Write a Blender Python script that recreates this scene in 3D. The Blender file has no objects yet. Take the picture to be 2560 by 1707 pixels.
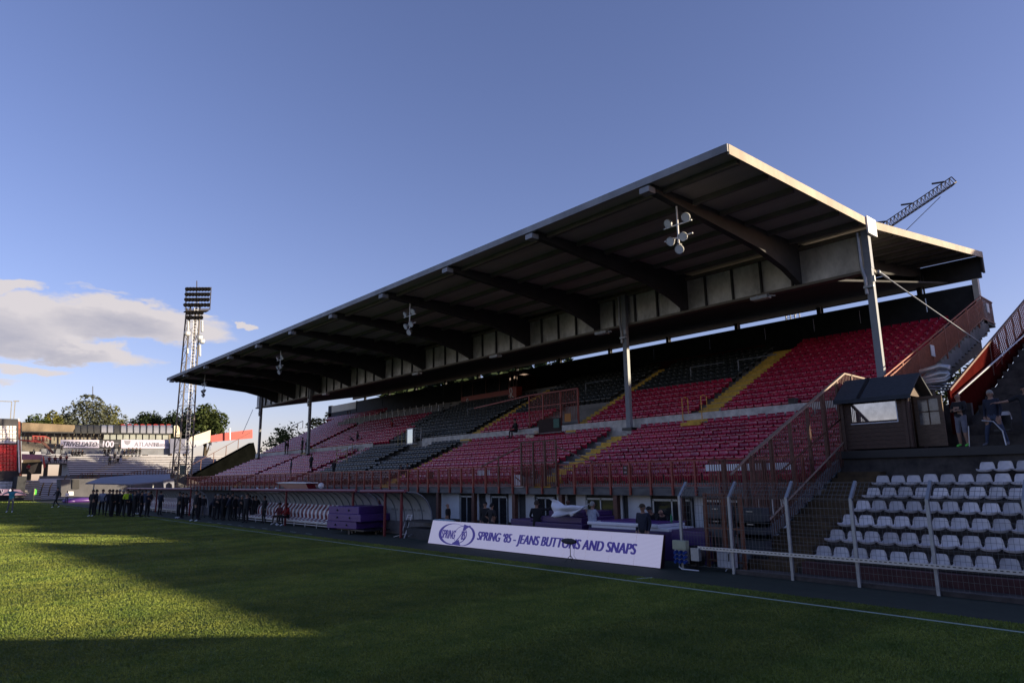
import bpy, bmesh, math, random
import numpy as np
from mathutils import Vector, Matrix
R_ = random.Random(7)
S = bpy.context.scene
# ---------------------------------------------------------------- camera
CAMH = 2.6; FP = 1707.0
def _n(v): return v/np.linalg.norm(v)
_Y = _n(np.array([-1508., 361.5, FP])); _Z = np.array([-118., -8550., FP]); _Z = _n(_Z-_Y*(_Z@_Y)); _X = np.cross(_Y, _Z)
ROT = np.array([_X, _Y, _Z])
cam_d = bpy.data.cameras.new('camera'); cam = bpy.data.objects.new('camera', cam_d); S.collection.objects.link(cam)
cam_d.sensor_width = 36; cam_d.lens = FP/2560*36; cam_d.clip_end = 3000; cam_d.clip_start = 0.1
c0, c1, c2 = ROT@np.array([1, 0, 0]), ROT@np.array([0, -1, 0]), ROT@np.array([0, 0, -1])
cam.matrix_world = Matrix(((c0[0], c1[0], c2[0], 0), (c0[1], c1[1], c2[1], 0), (c0[2], c1[2], c2[2], CAMH), (0, 0, 0, 1)))
S.camera = cam
S.render.resolution_x = 1024; S.render.resolution_y = 682
def P(px, py, ax, val):            # a survey helper: sight line through a point of the survey picture meets a plane
    r = ROT@np.array([px-1280., py-853.5, FP]); i = 'xyz'.index(ax); c = np.array([0, 0, CAMH]); t = (val-c[i])/r[i]
    return Vector((c+r*t).tolist())
def D(px, py, ax, val): k = 2560/2352.; return P(px*k, py*k, ax, val)
# ---------------------------------------------------------------- sky and sun
SUN_EL = math.radians(11.0); SX, SY = 0.6, -0.8
W = bpy.data.worlds.new('World'); S.world = W; W.use_nodes = True
nt = W.node_tree; N = nt.nodes; L = nt.links; N.clear()
out = N.new('ShaderNodeOutputWorld'); bg = N.new('ShaderNodeBackground'); bg.inputs[1].default_value = 0.101
sky = N.new('ShaderNodeTexSky'); sky.sky_type = 'NISHITA'; sky.sun_disc = False
sky.sun_elevation = SUN_EL; sky.sun_rotation = math.atan2(SX, SY); sky.air_density = 1.0; sky.dust_density = 0.6; sky.ozone_density = 2.2
tint = N.new('ShaderNodeMix'); tint.data_type = 'RGBA'; tint.blend_type = 'MULTIPLY'; tint.inputs[0].default_value = 1
L.new(sky.outputs[0], tint.inputs[6]); tint.inputs[7].default_value = (1.09, 0.875, 1.12, 1)
tc = N.new('ShaderNodeTexCoord')
def vmath(op, a, b=None):
    n = N.new('ShaderNodeVectorMath'); n.operation = op
    for i, q in enumerate((a, b)):
        if q is None: continue
        if hasattr(q, 'is_output'): L.new(q, n.inputs[i])
        else: n.inputs[i].default_value = q
    return n
def fmath(op, a, b=None, clamp=False):
    n = N.new('ShaderNodeMath'); n.operation = op; n.use_clamp = clamp
    for i, q in enumerate((a, b)):
        if q is None: continue
        if hasattr(q, 'is_output'): L.new(q, n.inputs[i])
        else: n.inputs[i].default_value = q
    return n.outputs[0]
warp = N.new('ShaderNodeTexNoise'); warp.inputs['Scale'].default_value = 9; warp.inputs['Detail'].default_value = 6; warp.inputs['Roughness'].default_value = .6
stretch = vmath('MULTIPLY', tc.outputs['Generated'], (1, 1, 2.4)); L.new(stretch.outputs[0], warp.inputs['Vector'])
wsub = vmath('SUBTRACT', warp.outputs['Color'], (.5, .5, .5)); wsc = vmath('MULTIPLY', wsub.outputs[0], (.10, .04, .075))
pos = vmath('ADD', tc.outputs['Generated'], wsc.outputs[0]).outputs[0]
# each cloud bank of the evening sky: (azimuth, elevation, half width, half height, tilt, strength), degrees; azimuth from +Y to +X
BANKS = [(11.5, 11.7, 6.4, 1.7, -.03, 1.0), (4.0, 10.6, 6.4, 2.1, .10, 1.0), (8.0, 9.4, 5.0, .9, -.10, .9), (3.0, 12.9, 3.6, .75, .22, .85),
         (5.5, 7.8, 2.6, .5, .05, .8), (1.5, 6.5, 3.0, .5, .02, .75), (18.9, 12.35, .95, .28, .0, .95), (16.2, 12.6, 1.2, .35, -.05, .6), (9.2, 13.7, 2.0, .3, .02, .4), (58.5, 14.2, 5.0, .6, .05, .55)]
sep = N.new('ShaderNodeSeparateXYZ'); L.new(pos, sep.inputs[0])
az = fmath('MULTIPLY', fmath('ARCTAN2', sep.outputs[0], sep.outputs[1]), 57.2958)
hl = fmath('SQRT', fmath('ADD', fmath('MULTIPLY', sep.outputs[0], sep.outputs[0]), fmath('MULTIPLY', sep.outputs[1], sep.outputs[1])))
el = fmath('MULTIPLY', fmath('ARCTAN2', sep.outputs[2], hl), 57.2958)
tot = None; under = None
for a, e, w, h, tl, st in BANKS:
    da = fmath('SUBTRACT', az, a); de = fmath('SUBTRACT', fmath('SUBTRACT', el, e), fmath('MULTIPLY', da, tl))
    q = fmath('ADD', fmath('POWER', fmath('ABSOLUTE', fmath('DIVIDE', da, w)), 2.0), fmath('POWER', fmath('ABSOLUTE', fmath('DIVIDE', de, h)), 2.0))
    g = fmath('MULTIPLY', fmath('SUBTRACT', 1.35, q, True), st)
    tot = g if tot is None else fmath('MAXIMUM', tot, g)
    if w > 4.5:
        de2 = fmath('ADD', de, .35*h); q2 = fmath('ADD', fmath('POWER', fmath('DIVIDE', fmath('ADD', da, 1.0), w*.8), 2.0), fmath('POWER', fmath('DIVIDE', de2, h*.75), 2.0))
        g2 = fmath('SUBTRACT', 1.0, q2, True); under = g2 if under is None else fmath('MAXIMUM', under, g2)
n2 = N.new('ShaderNodeTexNoise'); n2.inputs['Scale'].default_value = 26; n2.inputs['Detail'].default_value = 8; n2.inputs['Roughness'].default_value = .62
st2 = vmath('MULTIPLY', tc.outputs['Generated'], (1, 1, 3.2)); L.new(st2.outputs[0], n2.inputs['Vector'])
dens = fmath('MULTIPLY', fmath('SUBTRACT', fmath('ADD', fmath('MULTIPLY', tot, .95), fmath('MULTIPLY', n2.outputs[0], .75)), .59), 1.9, True)
mr = N.new('ShaderNodeMapRange'); mr.interpolation_type = 'SMOOTHSTEP'; mr.inputs[1].default_value = 0; mr.inputs[2].default_value = .95; L.new(dens, mr.inputs[0])
cc = N.new('ShaderNodeMix'); cc.data_type = 'RGBA'; cc.inputs[6].default_value = (3.9, 3.6, 3.6, 1); cc.inputs[7].default_value = (2.0, 2.0, 2.45, 1)
L.new(fmath('MULTIPLY', under, fmath('ADD', .35, fmath('MULTIPLY', n2.outputs[0], .7)), True), cc.inputs[0])
cm = N.new('ShaderNodeMix'); cm.data_type = 'RGBA'; L.new(fmath('MULTIPLY', mr.outputs[0], .93), cm.inputs[0]); L.new(tint.outputs[2], cm.inputs[6]); L.new(cc.outputs[2], cm.inputs[7])
L.new(cm.outputs[2], bg.inputs[0]); L.new(bg.outputs[0], out.inputs[0])
sl = bpy.data.lights.new('sun', 'SUN'); sl.energy = 5.0; sl.angle = math.radians(.55); sl.color = (1, .83, .58)
sun = bpy.data.objects.new('sun', sl); S.collection.objects.link(sun)
sd = Vector((SX*math.cos(SUN_EL), SY*math.cos(SUN_EL), math.sin(SUN_EL))); sun.rotation_euler = sd.to_track_quat('Z', 'Y').to_euler(); sun.location = (0, 0, 60)
S.view_settings.view_transform = 'Standard'; S.view_settings.look = 'None'; S.view_settings.gamma = 1
S.view_settings.exposure = 0.92
# ---------------------------------------------------------------- materials
MT = {}
def mat(name, col, rough=.7, var=.12, scale=3., bump=0., metal=0., col2=None, detail=6, bscale=None, spec=None, streak=None):
    if name in MT: return MT[name]
    m = bpy.data.materials.new(name); m.use_nodes = True; t = m.node_tree; b = t.nodes['Principled BSDF']
    tc = t.nodes.new('ShaderNodeTexCoord'); no = t.nodes.new('ShaderNodeTexNoise'); no.inputs['Scale'].default_value = scale; no.inputs['Detail'].default_value = detail
    no.inputs['Roughness'].default_value = .65
    vec = tc.outputs['Object']
    if streak:
        mp = t.nodes.new('ShaderNodeMapping'); mp.inputs['Scale'].default_value = streak; t.links.new(vec, mp.inputs[0]); vec = mp.outputs[0]
    t.links.new(vec, no.inputs['Vector'])
    rp = t.nodes.new('ShaderNodeMapRange'); rp.inputs[1].default_value = .3; rp.inputs[2].default_value = .7; t.links.new(no.outputs[0], rp.inputs[0])
    mx = t.nodes.new('ShaderNodeMix'); mx.data_type = 'RGBA'; t.links.new(rp.outputs[0], mx.inputs[0])
    c = Vector(col); lo = [max(0, x*(1-var)) for x in c]; hi = [min(1, x*(1+var)) for x in c] if col2 is None else col2
    mx.inputs[6].default_value = (*lo, 1); mx.inputs[7].default_value = (*hi, 1)
    t.links.new(mx.outputs[2], b.inputs['Base Color']); b.inputs['Roughness'].default_value = rough; b.inputs['Metallic'].default_value = metal
    if spec is not None: b.inputs['Specular IOR Level'].default_value = spec
    if bump:
        n3 = t.nodes.new('ShaderNodeTexNoise'); n3.inputs['Scale'].default_value = bscale or scale*6; n3.inputs['Detail'].default_value = 4; t.links.new(tc.outputs['Object'], n3.inputs['Vector'])
        bp = t.nodes.new('ShaderNodeBump'); bp.inputs['Strength'].default_value = bump; t.links.new(n3.outputs[0], bp.inputs['Height']); t.links.new(bp.outputs[0], b.inputs['Normal'])
    MT[name] = m; return m
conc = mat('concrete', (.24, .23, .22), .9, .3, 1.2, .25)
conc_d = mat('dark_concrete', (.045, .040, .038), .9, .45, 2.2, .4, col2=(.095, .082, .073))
conc_w = mat('painted_step_white', (.40, .40, .43), .8, .12, 1.5, .1)
plaster = mat('white_plaster', (.66, .66, .66), .85, .08, 1.6, .1)
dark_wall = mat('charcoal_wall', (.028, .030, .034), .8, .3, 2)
red_p = mat('dark_red_paint', (.27, .042, .026), .5, .25, 3)
red_b = mat('bright_red_paint', (.34, .022, .015), .5, .15, 3)
rust = mat('rust_red_steel', (.30, .085, .045), .6, .35, 5)
brown = mat('brown_steel', (.115, .042, .026), .6, .35, 5)
galv = mat('galvanised_steel', (.33, .35, .37), .45, .18, 6, .05, .6)
galv_l = mat('light_galvanised', (.52, .53, .54), .4, .12, 8, 0, .55)
grey_p = mat('grey_paint', (.20, .22, .25), .5, .12, 3)
roofm = mat('roof_soffit', (.42, .39, .36), .75, .3, .5, .15, streak=(1, .12, 1))
purl_m = mat('purlin_steel', (.16, .15, .14), .8, .2, 1)
roof_dk = mat('roof_beam', (.045, .045, .048), .9, .25, 1)
panel = mat('girder_panel', (.50, .50, .49), .55, .5, .9, .15, .35, streak=(1, 1, .6))
fascia_m = mat('fascia_metal', (.24, .25, .27), .6, .35, .8, .1, streak=(1, 1, .25))
cream_m = mat('cream_panel', (.62, .55, .42), .7, .08, 1)
yel = mat('yellow_step_paint', (.62, .38, .06), .8, .3, 4, .2)
black = mat('black_plastic', (.012, .012, .014), .5, .3, 5)
blackm = mat('black_metal', (.02, .02, .022), .45, .2, 5)
wood = mat('stained_wood', (.080, .045, .030), .7, .5, 6, .35, streak=(1, 1, 7))
wood_l = mat('weathered_wood', (.13, .085, .055), .75, .35, 6, .3, streak=(1, 1, 5))
felt = mat('roof_felt', (.035, .042, .052), .85, .25, 9, .25)
purple = mat('purple_vinyl', (.085, .030, .19), .4, .12, 3, .05)
purple_d = mat('purple_vinyl_dark', (.05, .02, .11), .4, .12, 3)
whitec = mat('white_cloth', (.72, .72, .78), .8, .05, 4)
white = mat('white_paint', (.70, .70, .72), .5, .06, 4)
maroon = mat('maroon_vinyl', (.16, .012, .018), .4, .2, 4)
maroon_d = mat('maroon_tarp', (.20, .05, .07), .45, .2, 4)
glassd = mat('dark_glass', (.02, .022, .025), .08, .2, 2, spec=.6)
poly = mat('polycarbonate', (.36, .37, .38), .3, .15, 3)
def glass_mat(name, col, alpha):
    m = bpy.data.materials.new(name); m.use_nodes = True; b = m.node_tree.nodes['Principled BSDF']
    b.inputs['Base Color'].default_value = (*col, 1); b.inputs['Roughness'].default_value = .05; b.inputs['Alpha'].default_value = alpha; return m
glass = glass_mat('clear_glass', (.25, .28, .3), .35)
def emis(name, col, s):
    m = bpy.data.materials.new(name); m.use_nodes = True; b = m.node_tree.nodes['Principled BSDF']; b.inputs['Base Color'].default_value = (*col, 1)
    b.inputs['Emission Color'].default_value = (*col, 1); b.inputs['Emission Strength'].default_value = s; b.inputs['Roughness'].default_value = .5; return m
lamp_lens = mat('lamp_lens', (.6, .62, .64), .15, .1, 8)
def seatmat(name, col, rough=.24):
    m = mat(name, col, rough, .32, 1.6); t = m.node_tree; b = t.nodes['Principled BSDF']
    oi = t.nodes.new('ShaderNodeObjectInfo'); mr = t.nodes.new('ShaderNodeMapRange'); mr.inputs[3].default_value = .72; mr.inputs[4].default_value = 1.25; t.links.new(oi.outputs['Random'], mr.inputs[0])
    src = b.inputs['Base Color'].links[0].from_socket; mx = t.nodes.new('ShaderNodeMix'); mx.data_type = 'RGBA'; mx.blend_type = 'MULTIPLY'; mx.inputs[0].default_value = 1
    t.links.new(src, mx.inputs[6]); t.links.new(mr.outputs[0], mx.inputs[7]); t.links.new(mx.outputs[2], b.inputs['Base Color']); b.inputs['Specular IOR Level'].default_value = .55; b.inputs['Coat Weight'].default_value = .16; b.inputs['Coat Roughness'].default_value = .12; b.inputs['Coat IOR'].default_value = 1.7; return m
red_seat = seatmat('crimson_seat', (.33, .014, .042)); pink_seat = seatmat('faded_crimson_seat', (.34, .022, .060))
blk_seat = seatmat('black_green_seat', (.010, .015, .015), .45); wht_seat = seatmat('white_seat', (.55, .52, .51), .5); brt_seat = seatmat('bright_red_seat', (.6, .02, .02))
# ---------------------------------------------------------------- mesh helpers
class MB:
    def __init__(s): s.v = []; s.f = []; s.mi = []; s.m = 0
    def poly(s, pts):
        b = len(s.v); s.v += [tuple(p) for p in pts]; s.f.append(tuple(range(b, b+len(pts)))); s.mi.append(s.m)
    def box(s, x0, x1, y0, y1, z0, z1):
        b = len(s.v); s.v += [(x, y, z) for x in (x0, x1) for y in (y0, y1) for z in (z0, z1)]
        for q in ((0, 1, 3, 2), (4, 6, 7, 5), (0, 4, 5, 1), (2, 3, 7, 6), (0, 2, 6, 4), (1, 5, 7, 3)): s.f.append(tuple(b+i for i in q)); s.mi.append(s.m)
        return s
    def bar(s, p, q, w, h=None, up=(0, 0, 1)):       # rectangular bar p->q
        h = h or w; p = Vector(p); q = Vector(q); d = (q-p).normalized(); u = Vector(up)
        if abs(d.dot(u)) > .98: u = Vector((1, 0, 0))
        a = d.cross(u).normalized()*w/2; c = d.cross(a).normalized()*h/2; b = len(s.v)
        for e in (p, q): s.v += [tuple(e+a+c), tuple(e-a+c), tuple(e-a-c), tuple(e+a-c)]
        for q4 in ((0, 1, 2, 3), (7, 6, 5, 4), (0, 4, 5, 1), (1, 5, 6, 2), (2, 6, 7, 3), (3, 7, 4, 0)): s.f.append(tuple(b+i for i in q4)); s.mi.append(s.m)
        return s
    def tube(s, pts, r, n=8, caps=True):
        pts = [Vector(p) for p in pts]; rr = r if isinstance(r, (list, tuple)) else [r]*len(pts); base = len(s.v); ref = Vector((0, 0, 1))
        for i, p in enumerate(pts):
            d = (pts[min(i+1, len(pts)-1)]-pts[max(i-1, 0)]).normalized()
            u = ref if abs(d.dot(ref)) < .95 else Vector((1, 0, 0))
            a = d.cross(u).normalized(); c = a.cross(d)
            for k in range(n): t = 2*math.pi*k/n; s.v.append(tuple(p+(a*math.cos(t)+c*math.sin(t))*rr[i]))
        for i in range(len(pts)-1):
            for k in range(n): s.f.append((base+i*n+k, base+i*n+(k+1) % n, base+(i+1)*n+(k+1) % n, base+(i+1)*n+k)); s.mi.append(s.m)
        if caps:
            s.f.append(tuple(base+k for k in range(n))[::-1]); s.mi.append(s.m); e = base+(len(pts)-1)*n; s.f.append(tuple(e+k for k in range(n))); s.mi.append(s.m)
        return s
    def prism(s, pts, vec):                            # polygon pts extruded by vec
        vec = Vector(vec); n = len(pts); b = len(s.v); s.v += [tuple(p) for p in pts]; s.v += [tuple(Vector(p)+vec) for p in pts]
        s.f.append(tuple(range(b+n-1, b-1, -1))); s.mi.append(s.m); s.f.append(tuple(range(b+n, b+2*n))); s.mi.append(s.m)
        for i in range(n): j = (i+1) % n; s.f.append((b+i, b+j, b+n+j, b+n+i)); s.mi.append(s.m)
        return s
    def grid(s, rows):                                 # rows of points -> quads
        b = len(s.v); nc = len(rows[0])
        for r in rows: s.v += [tuple(p) for p in r]
        for i in range(len(rows)-1):
            for j in range(nc-1): s.f.append((b+i*nc+j, b+i*nc+j+1, b+(i+1)*nc+j+1, b+(i+1)*nc+j)); s.mi.append(s.m)
        return s
    def blob(s, c, r, n=8, mm=6):
        c = Vector(c); rr = Vector(r) if hasattr(r, '__len__') else Vector((r, r, r)); rows = []
        for i in range(mm+1):
            a = math.pi*i/mm; rows.append([(c.x+rr.x*math.sin(a)*math.cos(2*math.pi*k/n), c.y+rr.y*math.sin(a)*math.sin(2*math.pi*k/n), c.z+rr.z*math.cos(a)) for k in range(n+1)])
        return s.grid(rows)
    def mesh(s, name, mats, smooth=False):
        me = bpy.data.meshes.new(name); me.from_pydata(s.v, [], s.f)
        for m in (mats if isinstance(mats, (list, tuple)) else [mats]): me.materials.append(m)
        if isinstance(mats, (list, tuple)): me.polygons.foreach_set('material_index', s.mi)
        bm = bmesh.new(); bm.from_mesh(me); bmesh.ops.recalc_face_normals(bm, faces=bm.faces); bm.to_mesh(me); bm.free()
        if smooth: me.polygons.foreach_set('use_smooth', [True]*len(me.polygons))
        me.update(); return me
    def build(s, name, mats, parent=None, smooth=False, bevel=0):
        o = bpy.data.objects.new(name, s.mesh(name, mats, smooth)); S.collection.objects.link(o)
        if parent is not None:
            o.parent = parent; o.matrix_parent_inverse = parent.matrix_basis.inverted()
        if bevel: b = o.modifiers.new('bevel', 'BEVEL'); b.width = bevel; b.segments = 2; b.limit_method = 'ANGLE'
        return o
def tag(o, label=None, cat=None, group=None, kind=None):
    if label: o['label'] = label
    if cat: o['category'] = cat
    if group: o['group'] = group
    if kind: o['kind'] = kind
    return o
def empty(name, loc, label, cat, group=None, rz=0):
    o = bpy.data.objects.new(name, None); S.collection.objects.link(o); o.location = loc; o.rotation_euler.z = rz; o.empty_display_size = .2
    return tag(o, label, cat, group)
def copy_tree(o, parent=None):
    c = o.copy(); S.collection.objects.link(c); c.parent = parent
    for ch in o.children: copy_tree(ch, c)
    return c
def text(body, size, name, m, parent, mtx, shear=0, bold=0, depth=.004, align='LEFT', sx=1.0, space=1.0):
    cu = bpy.data.curves.new('t', 'FONT'); cu.body = body; cu.size = size; cu.shear = shear; cu.offset = 0; cu.extrude = depth; cu.align_x = align; cu.space_character = space
    o = bpy.data.objects.new('t', cu); S.collection.objects.link(o); bpy.context.view_layer.update()
    me = bpy.data.meshes.new_from_object(o.evaluated_get(bpy.context.evaluated_depsgraph_get())); bpy.data.objects.remove(o)
    me.transform(Matrix.Scale(sx, 4, (1, 0, 0)))
    if bold:
        bm = bmesh.new()
        for i, dx in enumerate((-1, 0, 1)):
            m2 = me.copy(); m2.transform(Matrix.Translation((dx*bold, 0, (i % 2)*.0012))); bm.from_mesh(m2); bpy.data.meshes.remove(m2)
        bm.to_mesh(me); bm.free()
    me.transform(mtx); me.materials.clear(); me.materials.append(m); me.name = name
    q = bpy.data.objects.new(name, me); S.collection.objects.link(q)
    if parent is not None: q.parent = parent; q.matrix_parent_inverse = parent.matrix_basis.inverted()
    return q
def frame(origin, right, up):                       # matrix taking text space to a surface
    r = Vector(right).normalized(); u = Vector(up); u = (u-r*u.dot(r)).normalized(); n = r.cross(u)
    return Matrix(((r.x, u.x, n.x, origin[0]), (r.y, u.y, n.y, origin[1]), (r.z, u.z, n.z, origin[2]), (0, 0, 0, 1)))
def ordn(n): return '%d%s' % (n, 'th' if 10 <= n % 100 <= 20 else {1: 'st', 2: 'nd', 3: 'rd'}.get(n % 10, 'th'))
# ---------------------------------------------------------------- ground
g = MB(); g.poly([(-900, -600, -.012), (1400, -600, -.012), (1400, 1600, -.012), (-900, 1600, -.012)])
tag(g.build('ground', mat('ground_soil', (.035, .038, .028), .95, .3, .5)), kind='structure')
def bands(m):        # faint mowing bands across the pitch
    t = m.node_tree; b = t.nodes['Principled BSDF']; src = b.inputs['Base Color'].links[0].from_socket; tc = t.nodes.new('ShaderNodeTexCoord'); w = t.nodes.new('ShaderNodeTexWave'); w.bands_direction = 'Y'; w.inputs['Scale'].default_value = .045; w.inputs['Distortion'].default_value = .3
    t.links.new(tc.outputs['Object'], w.inputs[0]); r = t.nodes.new('ShaderNodeMapRange'); r.inputs[1].default_value = .42; r.inputs[2].default_value = .58; r.inputs[3].default_value = .86; r.inputs[4].default_value = 1.12; t.links.new(w.outputs['Fac'], r.inputs[0])
    x = t.nodes.new('ShaderNodeMix'); x.data_type = 'RGBA'; x.blend_type = 'MULTIPLY'; x.inputs[0].default_value = 1; t.links.new(src, x.inputs[6]); t.links.new(r.outputs[0], x.inputs[7]); t.links.new(x.outputs[2], b.inputs['Base Color'])
def grass_mat():
    m = bpy.data.materials.new('pitch_grass'); m.use_nodes = True; t = m.node_tree; b = t.nodes['Principled BSDF']; b.inputs['Roughness'].default_value = .75
    b.inputs['Specular IOR Level'].default_value = .25
    tc = t.nodes.new('ShaderNodeTexCoord')
    def noise(s, d, st=None):
        n = t.nodes.new('ShaderNodeTexNoise'); n.inputs['Scale'].default_value = s; n.inputs['Detail'].default_value = d; n.inputs['Roughness'].default_value = .7
        t.links.new(tc.outputs['Object'], n.inputs['Vector']); return n
    def mix(f, a, c, blend='MIX'):
        x = t.nodes.new('ShaderNodeMix'); x.data_type = 'RGBA'; x.blend_type = blend
        if hasattr(f, 'is_output'): t.links.new(f, x.inputs[0])
        else: x.inputs[0].default_value = f
        for i, q in ((6, a), (7, c)):
            if hasattr(q, 'is_output'): t.links.new(q, x.inputs[i])
            else: x.inputs[i].default_value = (*q, 1)
        return x.outputs[2]
    def rng(s, a, c):
        r = t.nodes.new('ShaderNodeMapRange'); r.inputs[1].default_value = a; r.inputs[2].default_value = c; t.links.new(s, r.inputs[0]); return r.outputs[0]
    c1 = mix(rng(noise(.35, 4).outputs[0], .35, .65), (.048, .092, .012), (.070, .112, .016))
    c2 = mix(rng(noise(9, 5).outputs[0], .35, .68), c1, (.10, .13, .022))
    c3 = mix(rng(noise(60, 3).outputs[0], .45, .62), c2, (.035, .065, .008))
    t.links.new(c3, b.inputs['Base Color'])
    bp = t.nodes.new('ShaderNodeBump'); bp.inputs['Strength'].default_value = 1.0; bp.inputs['Distance'].default_value = .02
    ad = t.nodes.new('ShaderNodeMath'); ad.operation = 'ADD'; t.links.new(noise(24, 6).outputs[0], ad.inputs[0]); t.links.new(noise(90, 3).outputs[0], ad.inputs[1])
    t.links.new(ad.outputs[0], bp.inputs['Height']); 
    t.links.new(bp.outputs[0], b.inputs['Normal']); return m
g = MB(); g.poly([(-60, -5, 0), (14.9, -5, 0), (14.9, 143, 0), (-60, 143, 0)]); pm_ = grass_mat(); bands(pm_); tag(g.build('pitch', pm_), kind='structure')
turf = mat('artificial_turf', (.016, .026, .016), .85, .3, 2.5, .6, bscale=60)
g = MB(); g.poly([(14.9, -8, .004), (22.6, -8, .004), (22.6, 143, .004), (14.9, 143, .004)]); tag(g.build('turf_border', turf), kind='structure')
ln = mat('line_paint', (.42, .50, .45), .8, .25, 14, col2=(.30, .40, .30))
g = MB(); g.box(14.09, 14.17, -5, 140, .001, .006); tag(g.build('touchline', ln), kind='structure')
g = MB()
for k in range(9): y0 = 33+k*1.9; g.box(15.35, 15.42, y0, y0+.7, .006, .011)
q = P(1590, 1447, 'z', 0); q2 = P(1631, 1443.5, 'z', 0); g.bar(q+Vector((0, 0, .008)), q2+Vector((0, 0, .008)), .09, .004)
tag(g.build('technical_area_dashes', ln), kind='structure')
# short upright blades of grass over the near half of the pitch, larger tufts farther off
rg = np.random.default_rng(3); NB = 1700000
u = rg.random(NB); dist = 7.5*(142/7.5)**u; ang = rg.uniform(math.radians(-4), math.radians(84), NB); bx = dist*np.sin(ang); by = dist*np.cos(ang); ok = (bx < 14.9) & ((bx < 14.0) | (bx > 14.25)); bx, by, dist = bx[ok], by[ok], dist[ok]; nb = len(bx)
hh_ = (.016+.00045*dist)*rg.uniform(.6, 1.35, nb); ww = (.004+.00045*dist)*rg.uniform(.7, 1.3, nb); an = rg.uniform(0, 2*math.pi, nb); lx, ly = rg.normal(0, .012, nb), rg.normal(0, .012, nb)
vv = np.empty((nb, 3, 3)); vv[:, 0] = np.stack([bx-ww*np.cos(an), by-ww*np.sin(an), np.full(nb, -.004)], 1); vv[:, 1] = np.stack([bx+ww*np.cos(an), by+ww*np.sin(an), np.full(nb, -.004)], 1); vv[:, 2] = np.stack([bx+lx, by+ly, hh_], 1)
me = bpy.data.meshes.new('grass'); me.vertices.add(nb*3); me.vertices.foreach_set('co', vv.reshape(-1)); me.loops.add(nb*3); me.loops.foreach_set('vertex_index', np.arange(nb*3, dtype=np.int32)); me.polygons.add(nb); me.polygons.foreach_set('loop_start', np.arange(0, nb*3, 3, dtype=np.int32)); me.update(); me.validate()
gm = mat('grass_blades', (.098, .172, .024), .6, .3, .9, col2=(.23, .262, .046), spec=.3); bands(gm); me.materials.append(gm); go = bpy.data.objects.new('grass', me); S.collection.objects.link(go); tag(go, 'short green grass blades covering the pitch', 'grass', kind='stuff')
# ---------------------------------------------------------------- unseen shadow blocker right of and behind the camera, outline cut for pitch shade
KS = math.tan(SUN_EL)/math.tan(math.radians(9.0))
def sil(pts, y0, y1): return [(x, y0, z*KS) for x, z in pts], (0, y1-y0, 0)
caster = empty('grandstand', (30, -12, 0), 'unseen blocker added right of view, outline shaped to shade the pitch', 'stand')
for name, pts in (('raking_wall', [(-45, 0), (-45, 8), (18.3, 6.1), (21.8, 4.3), (41.5, 9.9), (38.6, 7.5), (38.6, 0)]),
                  ('shade_blocker', [(38.65, 0), (38.65, 6.9), (41.1, 6.75), (46.8, 9.35), (50.5, 12.1), (56, 13.1), (58.5, 14.2), (60, 16.0), (75, 22.5), (75, 0)])):
    m_ = MB(); m_.prism(*sil(pts, -10, -13)); m_.build(name, conc, caster)  # blocker pieces, outlines traced back along the sun from the lit patch
# ---------------------------------------------------------------- MAIN STAND
YN, YF = 10.8, 80.0
XL = [23.3+.84*i for i in range(8)]; ZL = [2.30+.350*i for i in range(8)]         # lower tier (front edge x of each tread, floor z)
XU = [30.1+.756*i for i in range(13)]; ZU = [5.54+.366*i for i in range(13)]
ms = empty('main_stand', (30, 45, 0), 'long roofed grandstand with crimson and black seats beside the pitch', 'stand')
def steps(xs, zs, xend, y0, y1, zb, mat_, name, parent, xfront=None):
    pts = [(xs[0], y0, zb)]
    for i, (x, z) in enumerate(zip(xs, zs)):
        pts.append((x, y0, z)); pts.append(((xs[i+1] if i+1 < len(xs) else xend), y0, z))
    pts.append((xend, y0, zb)); m = MB(); m.prism(pts, (0, y1-y0, 0)); return m.build(name, mat_, parent)
steps(XL, ZL, 29.98, YN+.35, YF, 1.0, conc, 'lower_terrace', ms)
# upper tier in lengths that leave the entrance open at y 29.6..32.6
pts = [(30.0, YN+.35, 4.4)]
for i, (x, z) in enumerate(zip([30.0]+XU[1:], ZU)): pts += [(x, YN+.35, z), (XU[i+1] if i < 12 else 44.4, YN+.35, z)]
pts.append((44.4, YN+.35, ZU[-1]-.75)); m_ = MB(); m_.prism(pts, (0, YF-YN-.35, 0)); m_.build('upper_terrace', conc, ms)
m_ = MB()
for i in range(12): y = 12.5+i*6.1; m_.m = 0; m_.prism([(30.2, y, 4.3), (39.5, y, 8.8), (44.3, y, 9.0), (44.3, y, 8.4), (39.5, y, 8.0), (30.2, y, 3.4)], (0, .4, 0)); m_.box(40.0, 40.5, y, y+.4, 0, 8.3)
m_.build('raking_beams', conc, ms)
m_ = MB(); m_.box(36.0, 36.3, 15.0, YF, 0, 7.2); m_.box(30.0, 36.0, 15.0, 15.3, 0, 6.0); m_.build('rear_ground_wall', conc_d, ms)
m_ = MB(); m_.box(22.6, 23.29, YN, YF, 1.83, 2.12); m_.build('front_slab', mat('slab_concrete', (.13, .125, .12), .9, .4, 1.4, .2, streak=(1, 1, 3)), ms)
# concourse parapet wall, pale concrete
m_ = MB(); m_.box(29.93, 29.99, YN+.4, 45.3, 4.6, 5.72); m_.box(29.93, 29.99, 53.0, YF, 4.6, 5.72); m_.build('parapet', mat('parapet_concrete', (.56, .54, .51), .9, .35, 2.5, .2), ms)
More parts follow.
